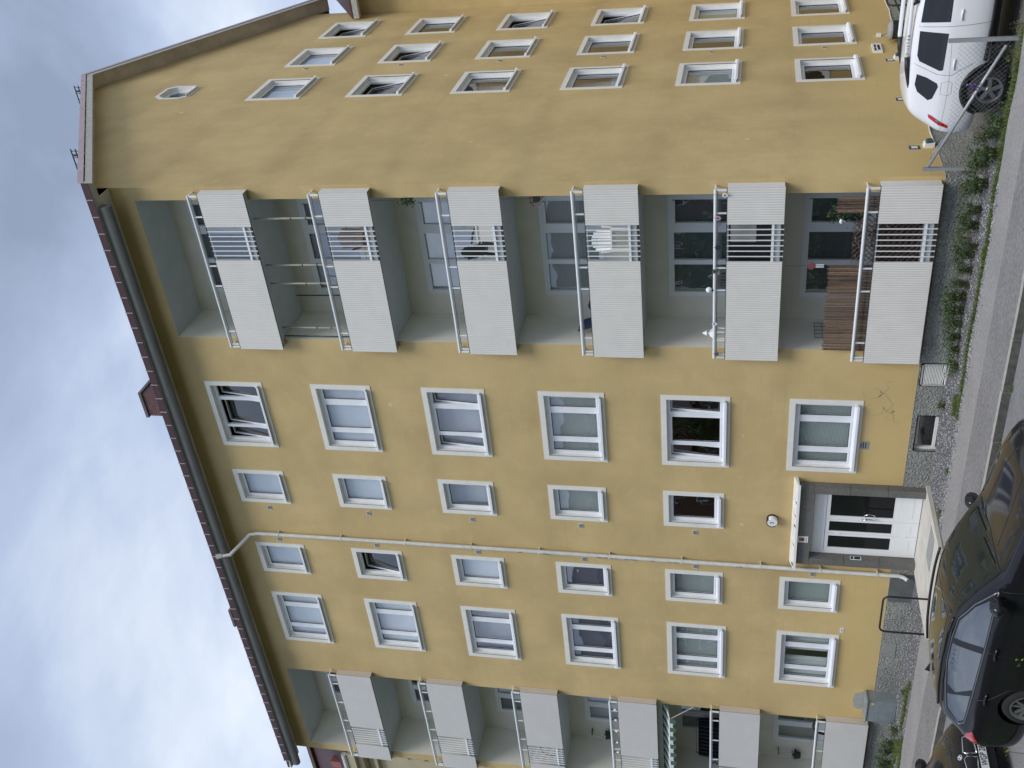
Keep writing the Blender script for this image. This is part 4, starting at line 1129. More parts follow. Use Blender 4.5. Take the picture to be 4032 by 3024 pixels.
def estate(name, label, loc, scale, full=True):
    wy = .80
    wl_ = [(-.79, wy, .33, .375), (-.79, -wy, .33, .375), (-3.60, wy, .33, .375), (-3.60, -wy, .33, .375)]
    c = Car(name, label, loc, scale, EST, BPAINT, wl_, .33)
    for (x, y, z, r) in wl_: c.wheel(x, (.895 if y > 0 else -.895), z, .325, .225)
    for s in (-1, 1):
        front = [(-1.74, .985), (-2.60, 1.00), (-2.63, 1.325), (-2.30, 1.30), (-1.98, 1.17)]
        rear = [(-2.72, 1.005), (-3.42, 1.025), (-3.60, 1.20), (-3.52, 1.295), (-3.1, 1.335), (-2.74, 1.33)]
        quart = [(-3.55, 1.035), (-4.05, 1.045), (-4.16, 1.10), (-3.98, 1.235), (-3.70, 1.28), (-3.66, 1.20)]
        for p in (front, rear, quart): c.patch('side_window', p, 'y', s, CGLASS, .003)
        c.strip('window_trim', [(-1.62, .965), (-2.65, .985), (-3.5, 1.01), (-4.1, 1.03), (-4.2, 1.08), (-4.02, 1.25), (-3.55, 1.315), (-3.1, 1.352), (-2.65, 1.345), (-2.28, 1.315), (-1.95, 1.18), (-1.62, .965)], 'y', s, mat('trim_metal', (.25, .25, .26), .3, metallic=.8), .010)
        c.strip('roof_rail', [(-2.30, 1.335), (-2.6, 1.365), (-3.1, 1.37), (-3.6, 1.352), (-4.0, 1.31)], 'y', s, mat('rail_grey', (.03, .03, .032), .3, metallic=.3), .019, .046)
        c.strip('door_gap', [(-2.66, 1.0), (-2.68, .6), (-2.64, .28)], 'y', s, BLACK, .005)
        c.strip('door_gap', [(-1.60, .94), (-1.52, .6), (-1.50, .28)], 'y', s, BLACK, .005)
        c.strip('door_gap', [(-3.62, 1.02), (-3.50, .82), (-3.28, .62), (-3.24, .30)], 'y', s, BLACK, .005)
        for x in (-2.55, -3.40): c.strip('handle', [(x, .86), (x - .12, .87), (x - .2, .865)], 'y', s, BPAINT, .016, .014)
        c.patch('tail_lamp', [(-4.22, .93), (-4.30, .985), (-4.48, .975), (-4.60, .86), (-4.60, .80), (-4.40, .84)], 'y', s, TAIL, .006)
        c.patch('head_lamp', [(-.03, .60), (-.10, .66), (-.42, .755), (-.50, .76), (-.34, .66)], 'y', s, LAMPW, .005)
        # mirror
        m = MB(); cy = s * 1.0
        m.lathe([(0, -.075), (.05, -.07), (.075, -.03), (.08, .02), (.07, .055), (0, .06)], (0, 0, 0), 'x', 16)
        mo = m.build('mirror', BPAINT, c.root, (-1.72, s * .985, .99), smooth=True); mo.scale = (1.25, 1.6, 1.25)
        MB().tube([(-1.70, s * .84, .95), (-1.70, s * .93, .96)], .022, 8).build('mirror_arm', BLACK, c.root)
    ws = [(.0, .0)]
    c.patch('windscreen', [(-1.36, -.73), (-1.30, 0), (-1.36, .73), (-1.9, .655), (-2.22, .58), (-2.26, 0), (-2.22, -.58), (-1.9, -.655)], 'z', 1, WSCR, .004)
    c.patch('sunroof', [(-2.5, -.42), (-2.5, .42), (-3.45, .42), (-3.45, -.42)], 'z', 1, CGLASS, .003)
    c.patch('rear_window', [(-4.24, -.48), (-4.24, .48), (-4.46, .56), (-4.46, -.56)], 'z', 1, CGLASS, .004)
    for y0 in (-.55, .05): c.strip('wiper', [(-1.40, y0), (-1.46, y0 + .52)], 'z', 1, BLACK, .010, .012)
    c.strip('bonnet_gap', [(-1.33, -.74), (-.6, -.70), (-.14, -.52), (-.10, 0), (-.14, .52), (-.6, .70), (-1.33, .74)], 'z', 1, BLACK, .004)
    for s in (-1, 1): c.strip('bonnet_crease', [(-1.25, s * .40), (-.7, s * .36), (-.2, s * .24)], 'z', 1, BPAINT, .010, -.004)
    f = MB(); f.add([(-3.86, 0, 1.395), (-4.06, 0, 1.375), (-4.03, 0, 1.455), (-3.98, -.02, 1.39), (-3.98, .02, 1.39)], [(0, 3, 2), (0, 2, 4), (3, 1, 2), (1, 4, 2)]); f.build('antenna', BPAINT, c.root)
    # nose: twin grille, roundel, plate
    for s in (-1, 1):
        g = [(s * .035, .50), (s * .30, .52), (s * .345, .58), (s * .32, .655), (s * .06, .675), (s * .03, .64)]
        c.patch('grille', g, 'x', 1, BLACK, .012, maxlen=.05)
        c.strip('grille_rim', g + [g[0]], 'x', 1, CHROME, .010, .012)
    h = c.cast((-.10, 0, 5), (0, 0, -1))
    if h[0] is not None:
        q = h[1].to_track_quat('Z', 'Y')
        e_ = MB(); e_.disc((0, 0, .012), .041, 'z', 24, 0); e_.lathe([(.041, 0), (.041, .013), (.035, .013)], (0, 0, 0), 'z', 24, 1)
        for k in range(4):
            a0 = k * math.pi / 2; pp = [(0, 0, .0135)] + [(math.cos(a0 + t * math.pi / 12) * .026, math.sin(a0 + t * math.pi / 12) * .026, .0135) for t in range(7)]
            e_.add(pp, [tuple(range(8))], 2 if k % 2 else 1)
        eo = e_.build('emblem', [BLACK, WHITE, BLUE], c.root, h[0], fix=False); eo.rotation_mode = 'QUATERNION'; eo.rotation_quaternion = q
    c.patch('lower_intake', [(-.5, .25), (.5, .25), (.46, .36), (-.46, .36)], 'x', 1, BLACK, .008)
    return c
c1 = estate('estate_car', 'glossy black estate car with roof rails parked nearest the camera', (-0.115, -8.04, -0.12), 1.04)
c2 = estate('parked_car', 'black car nose with twin grille and number plate behind the black estate', (-6.22, -7.98, -0.12), 1.04)
pl = MB().box(-.005, .005, -.26, .26, -.055, .055).build('number_plate', WHITE, c2.root, (.03, 0, .42))
tm = text_mesh('WGP 28', .125); tm.materials.append(TEXTD)
o = link('lettering', tm, pl, (.008, -.02, 0)); o.rotation_euler = (R_(90), 0, R_(90)); o.scale = (.78, 1, 1)

# -- white SUV behind the fence: heights above its own ground
SUV = [(0.0, .45, .72, .76, .80, .45, .62, .55, .42), (-.05, .36, .86, .90, .95, .62, .78, .70, .58), (-.20, .32, .98, 1.01, 1.04, .76, .87, .80, .66), (-.8, .32, 1.06, 1.09, 1.12, .83, .90, .85, .74), (-1.15, .34, 1.09, 1.13, 1.16, .84, .905, .865, .76),
       (-1.5, .35, 1.10, 1.34, 1.39, .84, .905, .87, .74), (-1.95, .36, 1.105, 1.55, 1.60, .84, .905, .872, .71), (-2.4, .36, 1.11, 1.60, 1.66, .84, .905, .873, .70), (-3.0, .36, 1.125, 1.61, 1.675, .84, .905, .873, .70), (-3.5, .38, 1.14, 1.60, 1.67, .84, .905, .87, .695),
       (-3.85, .42, 1.17, 1.575, 1.65, .835, .90, .865, .69), (-4.02, .46, 1.18, 1.52, 1.60, .83, .895, .855, .685), (-4.14, .48, 1.18, 1.38, 1.45, .82, .885, .84, .68), (-4.24, .50, 1.15, 1.22, 1.28, .80, .875, .82, .68), (-4.32, .52, 1.06, 1.09, 1.13, .76, .85, .78, .66), (-4.35, .55, .88, .91, .93, .68, .79, .70, .56)]
XR = 1.01 + 4.33
wl_ = [(-.85, .80, .345, .42), (-.85, -.80, .345, .42), (-3.565, .80, .345, .42), (-3.565, -.80, .345, .42)]
cs = Car('suv', 'white compact SUV with roof rails behind the wire fence', (XR, .36, -.165), 1.0, SUV, WPAINT, wl_, .345)
X = lambda wx: wx - XR
for (x, y, z, r) in wl_: cs.wheel(x, (.90 if y > 0 else -.90), z, .345, .218, 5, False, RIMM, RIMD)
for s in (-1, 1):
    cs.patch('side_window', [(X(2.945), 1.095), (X(3.9), 1.09), (X(3.77), 1.26), (X(3.5), 1.44), (X(3.30), 1.515), (X(2.915), 1.54)], 'y', s, PRIV, .003)
    cs.patch('side_window', [(X(2.755), 1.10), (X(2.775), 1.54), (X(2.36), 1.54), (X(2.27), 1.50), (X(2.125), 1.17), (X(2.14), 1.12)], 'y', s, PRIV, .003)
    cs.patch('side_window', [(X(2.045), 1.515), (X(2.00), 1.36), (X(1.91), 1.19), (X(1.85), 1.165), (X(1.64), 1.235), (X(1.605), 1.30), (X(1.74), 1.48), (X(1.86), 1.53)], 'y', s, PRIV, .003, maxlen=.06)
    cs.strip('door_gap', [(X(2.845), 1.56), (X(2.87), 1.1), (X(2.92), .48)], 'y', s, mat('gap_grey', (.12, .12, .13), .7), .004)
    cs.strip('door_gap', [(X(2.22), 1.57), (X(2.06), 1.2), (X(2.05), .98), (X(2.14), .85), (X(2.25), .66)], 'y', s, MATS['gap_grey'], .004)
    cs.strip('fuel_flap', [(X(1.92), 1.12), (X(1.72), 1.12), (X(1.70), 1.0), (X(1.74), .95), (X(1.92), .95), (X(1.95), 1.0), (X(1.92), 1.12)], 'y', s, MATS['gap_grey'], .003)
    for hx, hz_ in ((3.06, .93), (2.24, .955)): cs.strip('handle', [(X(hx - .09), hz_), (X(hx), hz_ + .008), (X(hx + .09), hz_)], 'y', s, WPAINT, .015, .012)
    cs.patch('tail_lamp', [(X(1.36), 1.27), (X(1.29), 1.25), (X(1.17), 1.08), (X(1.11), .93), (X(1.165), .93), (X(1.24), 1.07), (X(1.33), 1.2)], 'y', s, TAIL, .006, maxlen=.05)
    cs.patch('lamp_insert', [(X(1.26), 1.14), (X(1.20), 1.06), (X(1.22), 1.055), (X(1.275), 1.12)], 'y', s, LAMPW, .010, maxlen=.05)
    # sill trim, arch lips
    cs.strip('sill_trim', [(X(4.05), .43), (X(3.0), .43), (X(2.28), .47)], 'y', s, BLACK, .045, -.01)
    for wx in (-.85, -3.565):
        pts = [(wx + math.cos(a) * .45, .345 + math.sin(a) * .45) for a in [math.pi * (-.02 + 1.04 * i / 14) for i in range(15)]]
        cs.strip('arch_trim', pts, 'y', s, BLACK, .034, -.008)
    # roof rail with the name on it
    rr = MB(); ry = s * .60
    rr.tube([(X(3.9), ry, 1.60), (X(3.75), ry, 1.66), (X(3.35), ry, 1.69), (X(2.35), ry, 1.695), (X(2.30), ry, 1.69)], .036, 8, 0)
    rr.tube([(X(2.31), ry, 1.69), (X(2.1), ry, 1.665), (X(1.85), ry, 1.61), (X(1.60), ry * .98, 1.55)], [.04, .046, .042, .02], 8, 1)
    rr.tube([(X(3.25), ry * 1.02, 1.60), (X(3.2), ry, 1.68)], .04, 8, 1)
    rl = rr.build('roof_rail', [WPAINT, BLACK], cs.root, smooth=True)
    tm = text_mesh('D U S T E R', .07, extrude=.001); tm.materials.append(MATS['gap_grey'])
    o = link('lettering', tm, rl, (X(2.52), ry + s * .038, 1.695)); o.rotation_euler = (R_(90), 0, 0 if s < 0 else R_(180))
    m = MB(); m.lathe([(0, -.09), (.07, -.08), (.10, -.02), (.10, .04), (.08, .07), (0, .075)], (0, 0, 0), 'x', 14)
    m.build('mirror', BLACK, cs.root, (X(3.85), s * .99, 1.12), smooth=True)
    cs.patch('head_lamp', [(-.06, .80), (-.12, .92), (-.45, .97), (-.42, .86)], 'y', s, LAMPW, .005)
cs.patch('windscreen', [(-1.2, -.74), (-1.2, .74), (-1.75, .62), (-1.98, .55), (-1.98, -.55), (-1.75, -.62)], 'z', 1, CGLASS, .004)
cs.patch('rear_window', [(-.58, 1.18), (.58, 1.18), (.50, 1.47), (-.50, 1.47)], 'x', -1, CGLASS, .004)
cs.patch('bumper_lower', [(-.7, .53), (.7, .53), (.7, .66), (-.7, .66)], 'x', -1, BLACK, .01)
b = MB(); b.box(X(1.30), X(4.9), -.66, .66, .30, .98); b.build('underbody', BLACK, cs.root)
b = MB(); b.box(-4.3, -.3, -.66, .66, .17, .72); b.build('underbody', BLACK, c1.root)
# ================================================================== fence beside the yard
A, Bp = Vector((.34, -.47, 0)), Vector((2.75, -.89, 0))
fe = thing('wire_fence', 'leaning galvanised chain link fence section with a diagonal brace in front of the white SUV', 'fence')
def post(p, h):
    b = MB(); x, y = p.x, p.y; zb = gz(x, y) - .15
    b.box(x - .03, x + .03, y - .03, y - .022, zb, h); b.box(x - .03, x - .022, y - .022, y + .03, zb, h); b.box(x - .03, x + .03, y + .024, y + .03, zb, h)
    return b.build('post', STEEL, fe)
post(A, 1.08); post(Bp, .99)
b = MB(); b.tube([A + Vector((.06, -.01, .99)), Bp + Vector((-.10, -.03, .10))], .028, 10); b.build('brace', STEEL, fe, smooth=True)
D = Bp - A; Lf = D.length; Du = D.normalized()
def FP(t, z): 
    sag = .05 * math.sin(math.pi * t / Lf)
    return A + Du * t + Vector((0, .02 * math.sin(t * 2.2), z - sag * (z > .3)))
b = MB(); topz = lambda t: 1.0 - .06 * (t / Lf) - .04 * math.sin(math.pi * t / Lf)
p_ = .088; k = -18
while k * p_ < Lf + 1:
    for sgn in (1, -1):
        pts = []
        for i in range(0, 9):
            z = .0 + i * .118; t = k * p_ + sgn * (z - .5) + (.5 if sgn > 0 else -.0)
            if 0.62 <= t <= Lf and z <= topz(t): pts.append(FP(t, z))
        if len(pts) > 1: b.tube(pts, .0018, 3, cap=False)
    k += 1
b.tube([FP(Lf * i / 10, topz(Lf * i / 10)) for i in range(11)], .003, 4)
b.build('chain_link', mat('wire', (.22, .23, .24), .5, metallic=.4), fe, fix=False)
b = MB(); b.tube([A + Vector((0, 0, .98)), A + Vector((-.12, -.02, .90)), A + Vector((-.16, -.02, .96))], .006, 5); b.tube([A + Vector((.03, 0, 1.0)), A + Vector((.3, .0, .94)), A + Vector((.55, .02, .80))], .006, 5); b.build('loose_wire', STEEL, fe)
fl = thing('purple_flower', 'small purple artificial flower tied to the fence brace', 'flower', tuple(A + D * .66 + Vector((0, -.05, .46))))
pe = link('petals', leaf_mesh('petals', [(random.gauss(0, .035), random.gauss(0, .02), random.gauss(0, .05)) for _ in range(60)], .03, [mat('purple_petal', (.17, .11, .24), .7)]), fl); pe['kind'] = 'stuff'

# ================================================================== fittings on the walls
nl = thing('house_number_lamp', 'round white house number lamp reading 3 above the entrance', 'lamp', (-8.585, 0, 3.38))
b = MB(); b.lathe([(0, -.16), (.112, -.16), (.12, -.15), (.12, -.045), (.0, -.045)], (0, 0, 0), 'y', 32, 0); b.build('lamp_body', WHITE, nl, smooth=False)
b = MB()
for i in range(18):
    a0, a1 = math.pi * (.5 + i / 18 * 1.0) - .5, math.pi * (.5 + (i + 1) / 18) - .5
b.lathe([(.122, -.05), (.13, -.05), (.13, 0), (.0, 0)], (0, 0, 0), 'y', 32); b.build('lamp_base', BLACK, nl)
hood = MB(); n = 20; vv = []
for i in range(n + 1):
    a = math.pi * (.25 + 1.0 * i / n) - math.pi * .5 + math.pi * .5
    for r in (.1225, .132):
        for yy in (-.05, -.165): vv.append((math.cos(a) * r, yy, math.sin(a) * r))
ff = []
for i in range(n):
    o_ = i * 4
    ff += [(o_, o_ + 4, o_ + 5, o_ + 1), (o_ + 2, o_ + 3, o_ + 7, o_ + 6), (o_ + 1, o_ + 5, o_ + 7, o_ + 3), (o_, o_ + 2, o_ + 6, o_ + 4)]
hood.add(vv, ff); hood.build('lamp_hood', BLACK, nl)
tm = text_mesh('3', .13); tm.materials.append(TEXTD); o = link('numeral', tm, nl, (0, -.163, 0)); o.rotation_euler = (R_(90), 0, 0)
sg = thing('shelter_sign', 'small white shelter sign with blue triangle on orange over the door', 'sign', (-9.0, -.205, 2.665))
b = MB(); b.box(-.095, .095, -.008, 0, -.12, .115, 0); b.box(-.058, .058, -.010, -.008, -.035, .085, 1); b.add([(-.045, -.0115, -.022), (.045, -.0115, -.022), (0, -.0115, .055)], [(0, 1, 2)], 2); b.box(-.07, .07, -.0095, -.008, -.085, -.068, 3)
b.build('plate', [WHITE, ORANGE, BLUE, CONCG], sg)
def plate(name, label, cat, org, rotz, w, h, mats, lines, th=.01, group=None):
    t = thing(name, label, cat, org, rotz, group)
    b = MB(); b.box(-w / 2, w / 2, -th, 0, -h / 2, h / 2, 0)
    for (x0, x1, z0, z1) in lines: b.box(x0, x1, -th - .002, -th, z0, z1, 1)
    b.build('plate', mats, t); return t
plate('wall_sign', 'grey metal notice plate under the ground floor window beside the door', 'sign', (-6.31, 0, 1.505), 0, .21, .20, [STEEL, TEXTD], [(-.06, .05, .045, .065), (-.085, .085, 0, .022), (-.08, .08, -.05, -.028)])
plate('wall_sign', 'tiny white notice plate left of the small ground floor window', 'sign', (-12.16, 0, 1.545), 0, .16, .085, [WHITE, CONCG], [(-.06, .06, .005, .02), (-.06, .04, -.025, -.012)])
gs = plate('wall_sign', 'white sign with two dark lettered lines on the gable wall above the car roof', 'sign', (0.0, 7.85, 1.16), R_(90), .66, .22, [WHITE, TEXTD], [(-.26, -.03, .025, .07), (.0, .24, .02, .065), (-.2, .2, -.07, -.01)], .04)
for (y, z, w) in ((1.40, .98, 'nearest the corner'), (4.18, .96, 'between the corner and the gable windows'), (6.93, .93, 'below the gable windows')):
    plate('parking_sign', 'small blue parking number plate on the gable wall ' + w, 'sign', (0, y, z), R_(90), .17, .20, [BLUE, WHITE], [(-.05, .05, -.06, .06)], .008)
for (y, z, w) in ((1.47, .70, 'nearest the corner'), (7.0, .74, 'under the gable windows')):
    t = thing('power_outlet', 'beige outdoor socket box low on the gable wall ' + w, 'socket', (0, y, z), R_(90))
    b = MB(); b.hexa([(-.11, -.10, -.09), (.11, -.10, -.09), (.11, 0, -.09), (-.11, 0, -.09), (-.11, -.08, .09), (.11, -.08, .09), (.11, 0, .11), (-.11, 0, .11)]); b.build('box', TRIM, t)
    b = MB(); b.hexa([(-.08, -.13, -.05), (.09, -.13, -.05), (.09, -.095, -.06), (-.08, -.095, -.06), (-.08, -.12, .05), (.09, -.12, .05), (.09, -.083, .07), (-.08, -.083, .07)]); b.build('flap', mat('teal_flap', (.03, .07, .10), .3), t)
    MB().tube([(0, -.03, -.09), (0, -.03, -.16)], .012, 6).build('cable', DARKM, t)
t = thing('wall_sensor', 'small white sensor box on the gable wall above the car roof', 'sensor', (0, 8.9, 1.03), R_(90))
MB().box(-.06, .06, -.07, 0, -.05, .06).build('box', WHITE, t); MB().box(-.008, .008, -.012, 0, -.45, -.05).build('cable', TRIM, t)
# meter cabinet
cb = thing('meter_cabinet', 'dented grey steel meter cabinet standing against the plinth under the left balconies', 'cabinet', (-14.72, -.015, 0))
b = MB(); b.box(-.40, .40, -.34, -.015, 0.02, .76); b.build('body', CABI, cb)
b = MB(); b.hexa([(-.43, -.38, .76), (.43, -.38, .76), (.43, -.015, .78), (-.43, -.015, .78), (-.43, -.38, .785), (.43, -.38, .785), (.43, -.015, .82), (-.43, -.015, .82)]); b.build('lid', CABI, cb)
b = MB(); b.box(-.37, .37, -.352, -.34, .06, .73); b.build('door', CABI, cb)
for z in (.16, .50, .66): MB().box(-.36, .36, -.356, -.352, z, z + .012).build('rib', STEEL, cb)
MB().box(.27, .34, -.357, -.352, .60, .67).build('warning_label', YELP, cb)
MB().box(-.40, .40, -.345, -.02, -.06, .02).build('base', STONE, cb)
bpch = MB(); n = 16; pts = []
for i in range(n):
    a = 2 * math.pi * i / n; rr = random.uniform(.8, 1.15); pts.append((-14.75 + math.cos(a) * .36 * rr, .90 + math.sin(a) * .20 * rr))
bpch.add([(p[0], -.004, p[1]) for p in pts], [tuple(range(n))]); bpch.build('grey_patch', mat('bare_render', (.34, .34, .31), .95, var=.15, vscale=10), bld, fix=False)
# faded graffiti stroke
b = MB()
def stroke(pts, w):
    vv = []; 
    for i, p in enumerate(pts):
        q0, q1 = pts[max(i - 1, 0)], pts[min(i + 1, len(pts) - 1)]; d = Vector((q1[0] - q0[0], q1[1] - q0[1])).normalized(); nn = (-d.y * w, d.x * w)
        vv += [(p[0] + nn[0], -.003, p[1] + nn[1]), (p[0] - nn[0], -.003, p[1] - nn[1])]
    b.add(vv, [(2 * i, 2 * i + 1, 2 * i + 3, 2 * i + 2) for i in range(len(pts) - 1)])
def arc(cx, cz, rx, rz, a0, a1, n=16): return [(cx + rx * math.cos(a0 + (a1 - a0) * i / n), cz + rz * math.sin(a0 + (a1 - a0) * i / n)) for i in range(n + 1)]
stroke(arc(-5.34, 1.38, .15, .20, .4, 5.2), .009); stroke([(-5.28, 1.2), (-5.42, 1.05), (-5.36, .96), (-5.55, 1.15), (-5.68, .85)], .008); stroke(arc(-4.92, 1.45, .13, .19, 1, 6), .009); stroke([(-5.0, 1.3), (-4.78, 1.12), (-4.64, 1.2), (-4.6, 1.0)], .007)
stroke([(-5.42, 1.15), (-5.2, 1.0), (-4.95, 1.18), (-4.86, 1.3)], .008); stroke([(-5.6, .95), (-5.3, 1.02)], .007)
b.build('graffiti', GRAF, bld, fix=False)
# black bicycle hoop beside the landing
hp = thing('bicycle_hoop', 'black tubular bicycle hoop standing beside the entrance landing', 'bicycle stand', (-9.38, -2.05, 0))
b = MB(); w = .54; pts = [(-w, 0, -.12), (-w, 0, .90)] + [(-w + .13 - .13 * math.cos(a), 0, .90 + .13 * math.sin(a)) for a in (.4, .8, 1.2, 1.57)] + [(w - .13 + .13 * math.sin(a), 0, .90 + .13 * math.cos(a)) for a in (0, .4, .8, 1.2, 1.57)] + [(w, 0, -.12)]
b.tube(pts, .022, 10); b.build('tube', BLACK, hp, smooth=True)
# black tube frame and a waste bin by the gable behind the SUV
fr = thing('tube_rack', 'black tubular bicycle rack by the gable wall behind the white SUV', 'bicycle rack', (.55, 8.6, -.17))
b = MB()
for k in range(3):
    y0 = k * .85
    pts = [(.3, y0 - .1, 0), (.3, y0 - .1, .95), (.3, y0 - .04, 1.04), (.3, y0 + .06, 1.08), (.3, y0 + .5, 1.08), (.3, y0 + .6, 1.04), (.3, y0 + .65, .95), (.3, y0 + .65, 0)]
    b.tube(pts, .024, 8)
b.tube([(.3, -.6, .78), (.3, 3, .70)], .022, 8); b.tube([(.3, -1.0, .86), (.3, 2.6, .93)], .02, 8); b.build('tubes', BLACK, fr, smooth=True)
gb = thing('waste_bin', 'small dark bin with a round grey lid by the gable wall behind the white SUV', 'bin', (.30, 8.35, .28))
b = MB(); b.lathe([(0, 0), (.20, 0), (.23, .5), (.23, .52)], (0, 0, 0), 'z', 20, 0); b.lathe([(.24, .51), (.24, .55), (.15, .60), (0, .61)], (0, 0, 0), 'z', 20, 1); b.build('drum', [DARKM, CONCG], gb, smooth=True)
MB().tube([(0, 0, -.45), (0, 0, .02)], .03, 8).build('stand', DARKM, gb)

# ================================================================== things on the balconies
FLR = lambda r: 14.86 - H * (r - 1)
# poles on the second balcony
for i, (x, y, m_, lb) in enumerate(((-.78, .02, WOODP, 'rightmost pale wooden pole on the second highest balcony'), (-1.93, .05, WOODP, 'second pale wooden pole from the right on the second highest balcony'), (-2.39, .03, WOODP, 'third pale wooden pole from the right on the second highest balcony'),
                                 (-3.56, .05, WOODP, 'pale wooden pole with a hook near the left end of the second highest balcony'), (-3.80, .06, DARKM, 'thin dark pole at the left wall of the second highest balcony'), (-3.30, 1.1, DARKM, 'thin dark pole leaning in the back corner of the second highest balcony'))):
    t = thing('pole', lb, 'pole', (x, y, FLR(2)), 0, 'poles on the second highest balcony')
    h_ = 14.70 - FLR(2)
    b = MB(); b.tube([(random.uniform(-.04, .04), .0, 0), (random.uniform(-.01, .01), .01, h_ * .5), (0, 0, h_ - .02)], [.026, .024, .02] if m_ is WOODP else .014, 8); b.build('shaft', m_, t, smooth=True)
    if i < 4:
        for z in (.9, 1.4, 1.75): MB().lathe([(.027, -.012), (.032, 0), (.027, .012)], (0, 0.005, z), 'z', 8).build('tie', DARKM, t)
# plastic garden chair on the fourth balcony
def plastic_chair(loc, rz, m_, label):
    t = thing('garden_chair', label, 'chair', loc, rz)
    MB().hexa([(-.23, -.22, .40), (.23, -.22, .42), (.22, .22, .40), (-.22, .22, .38), (-.23, -.22, .43), (.23, -.22, .45), (.22, .22, .43), (-.22, .22, .41)]).build('seat', m_, t)
    n = 7
    for i in range(n):
        u0 = -.21 + .42 * i / n + .006; u1 = -.21 + .42 * (i + 1) / n - .006; f = 1.12; zt = .92 - .10 * ((i - 3) / 3) ** 2
        MB().hexa([(u0, .20, .42), (u1, .20, .42), (u1, .225, .42), (u0, .225, .42), (u0 * f, .32, zt), (u1 * f, .32, zt), (u1 * f, .345, zt), (u0 * f, .345, zt)]).build('back_slat', m_, t)
    for s in (-1, 1):
        for y in (-.20, .20): MB().hexa([(s * .21 - .025, y * 1.15 - .02, 0), (s * .21 + .025, y * 1.15 - .02, 0), (s * .21 + .025, y * 1.15 + .02, 0), (s * .21 - .025, y * 1.15 + .02, 0), (s * .21 - .03, y - .025, .42), (s * .21 + .03, y - .025, .42), (s * .21 + .03, y + .025, .42), (s * .21 - .03, y + .025, .42)]).build('leg', m_, t)
        MB().tube([(s * .25, -.20, .42), (s * .27, -.20, .62), (s * .27, .0, .65), (s * .27, .25, .64)], .022, 8).build('armrest', m_, t)
plastic_chair((-1.50, .42, FLR(4)), R_(28), WHITE, 'white plastic garden chair behind the bars of the fourth highest balcony')
plastic_chair((-1.62, .62, FLR(3)), R_(150), DARKM, 'dark chair behind the bars of the third highest balcony')
plastic_chair((-1.55, .70, FLR(2)), R_(200), mat('brown_seat', (.22, .17, .14), .8), 'brown chair behind the bars of the second highest balcony')
bx = thing('storage_box', 'beige storage box behind the bars of the third highest balcony', 'box', (-1.2, .55, FLR(3)))
MB().box(-.3, .3, -.2, .2, 0, .5).build('body', TRIM, bx); MB().box(-.32, .32, -.22, .22, .5, .54).build('lid', TRIM, bx)
bx = thing('storage_cabinet', 'dark cabinet with grey doors behind the bars of the second lowest balcony', 'cabinet', (-1.42, .16, FLR(5)))
MB().box(-.62, .62, -.2, .2, 0, .84).build('body', BLACK, bx); MB().box(.10, .58, -.215, -.2, .30, .80).build('door', CONCG, bx); MB().box(-.58, .06, -.215, -.2, .06, .80).build('door', BLACK, bx)
# folding lounger
t = thing('folding_lounger', 'dark blue folding lounger leaning on the side wall of the fourth highest balcony', 'lounger', (-3.5, .62, FLR(4)))
b = MB(); b.tube([(.15, -.25, 0), (-.05, -.25, .8), (-.22, -.25, 1.28)], .014, 6); b.tube([(.15, .2, 0), (-.05, .2, .8), (-.22, .2, 1.28)], .014, 6); b.tube([(-.05, -.25, .8), (.42, -.25, 1.02)], .014, 6); b.tube([(-.05, .2, .8), (.42, .2, 1.02)], .014, 6); b.tube([(.42, -.25, 1.02), (.42, .2, 1.02)], .014, 6); b.tube([(-.22, -.25, 1.28), (-.22, .2, 1.28)], .014, 6); b.build('frame', DARKM, t)
b = MB(); b.hexa([(.0, -.24, .62), (.01, -.24, .60), (.01, .19, .60), (.0, .19, .62), (-.20, -.24, 1.25), (-.19, -.24, 1.23), (-.19, .19, 1.23), (-.20, .19, 1.25)]); b.hexa([(0, -.24, .80), (.42, -.24, 1.0), (.42, .19, 1.0), (0, .19, .80), (0, -.24, .815), (.42, -.24, 1.015), (.42, .19, 1.015), (0, .19, .815)]); b.build('canvas', mat('navy_canvas', (.02, .035, .10), .8), t)
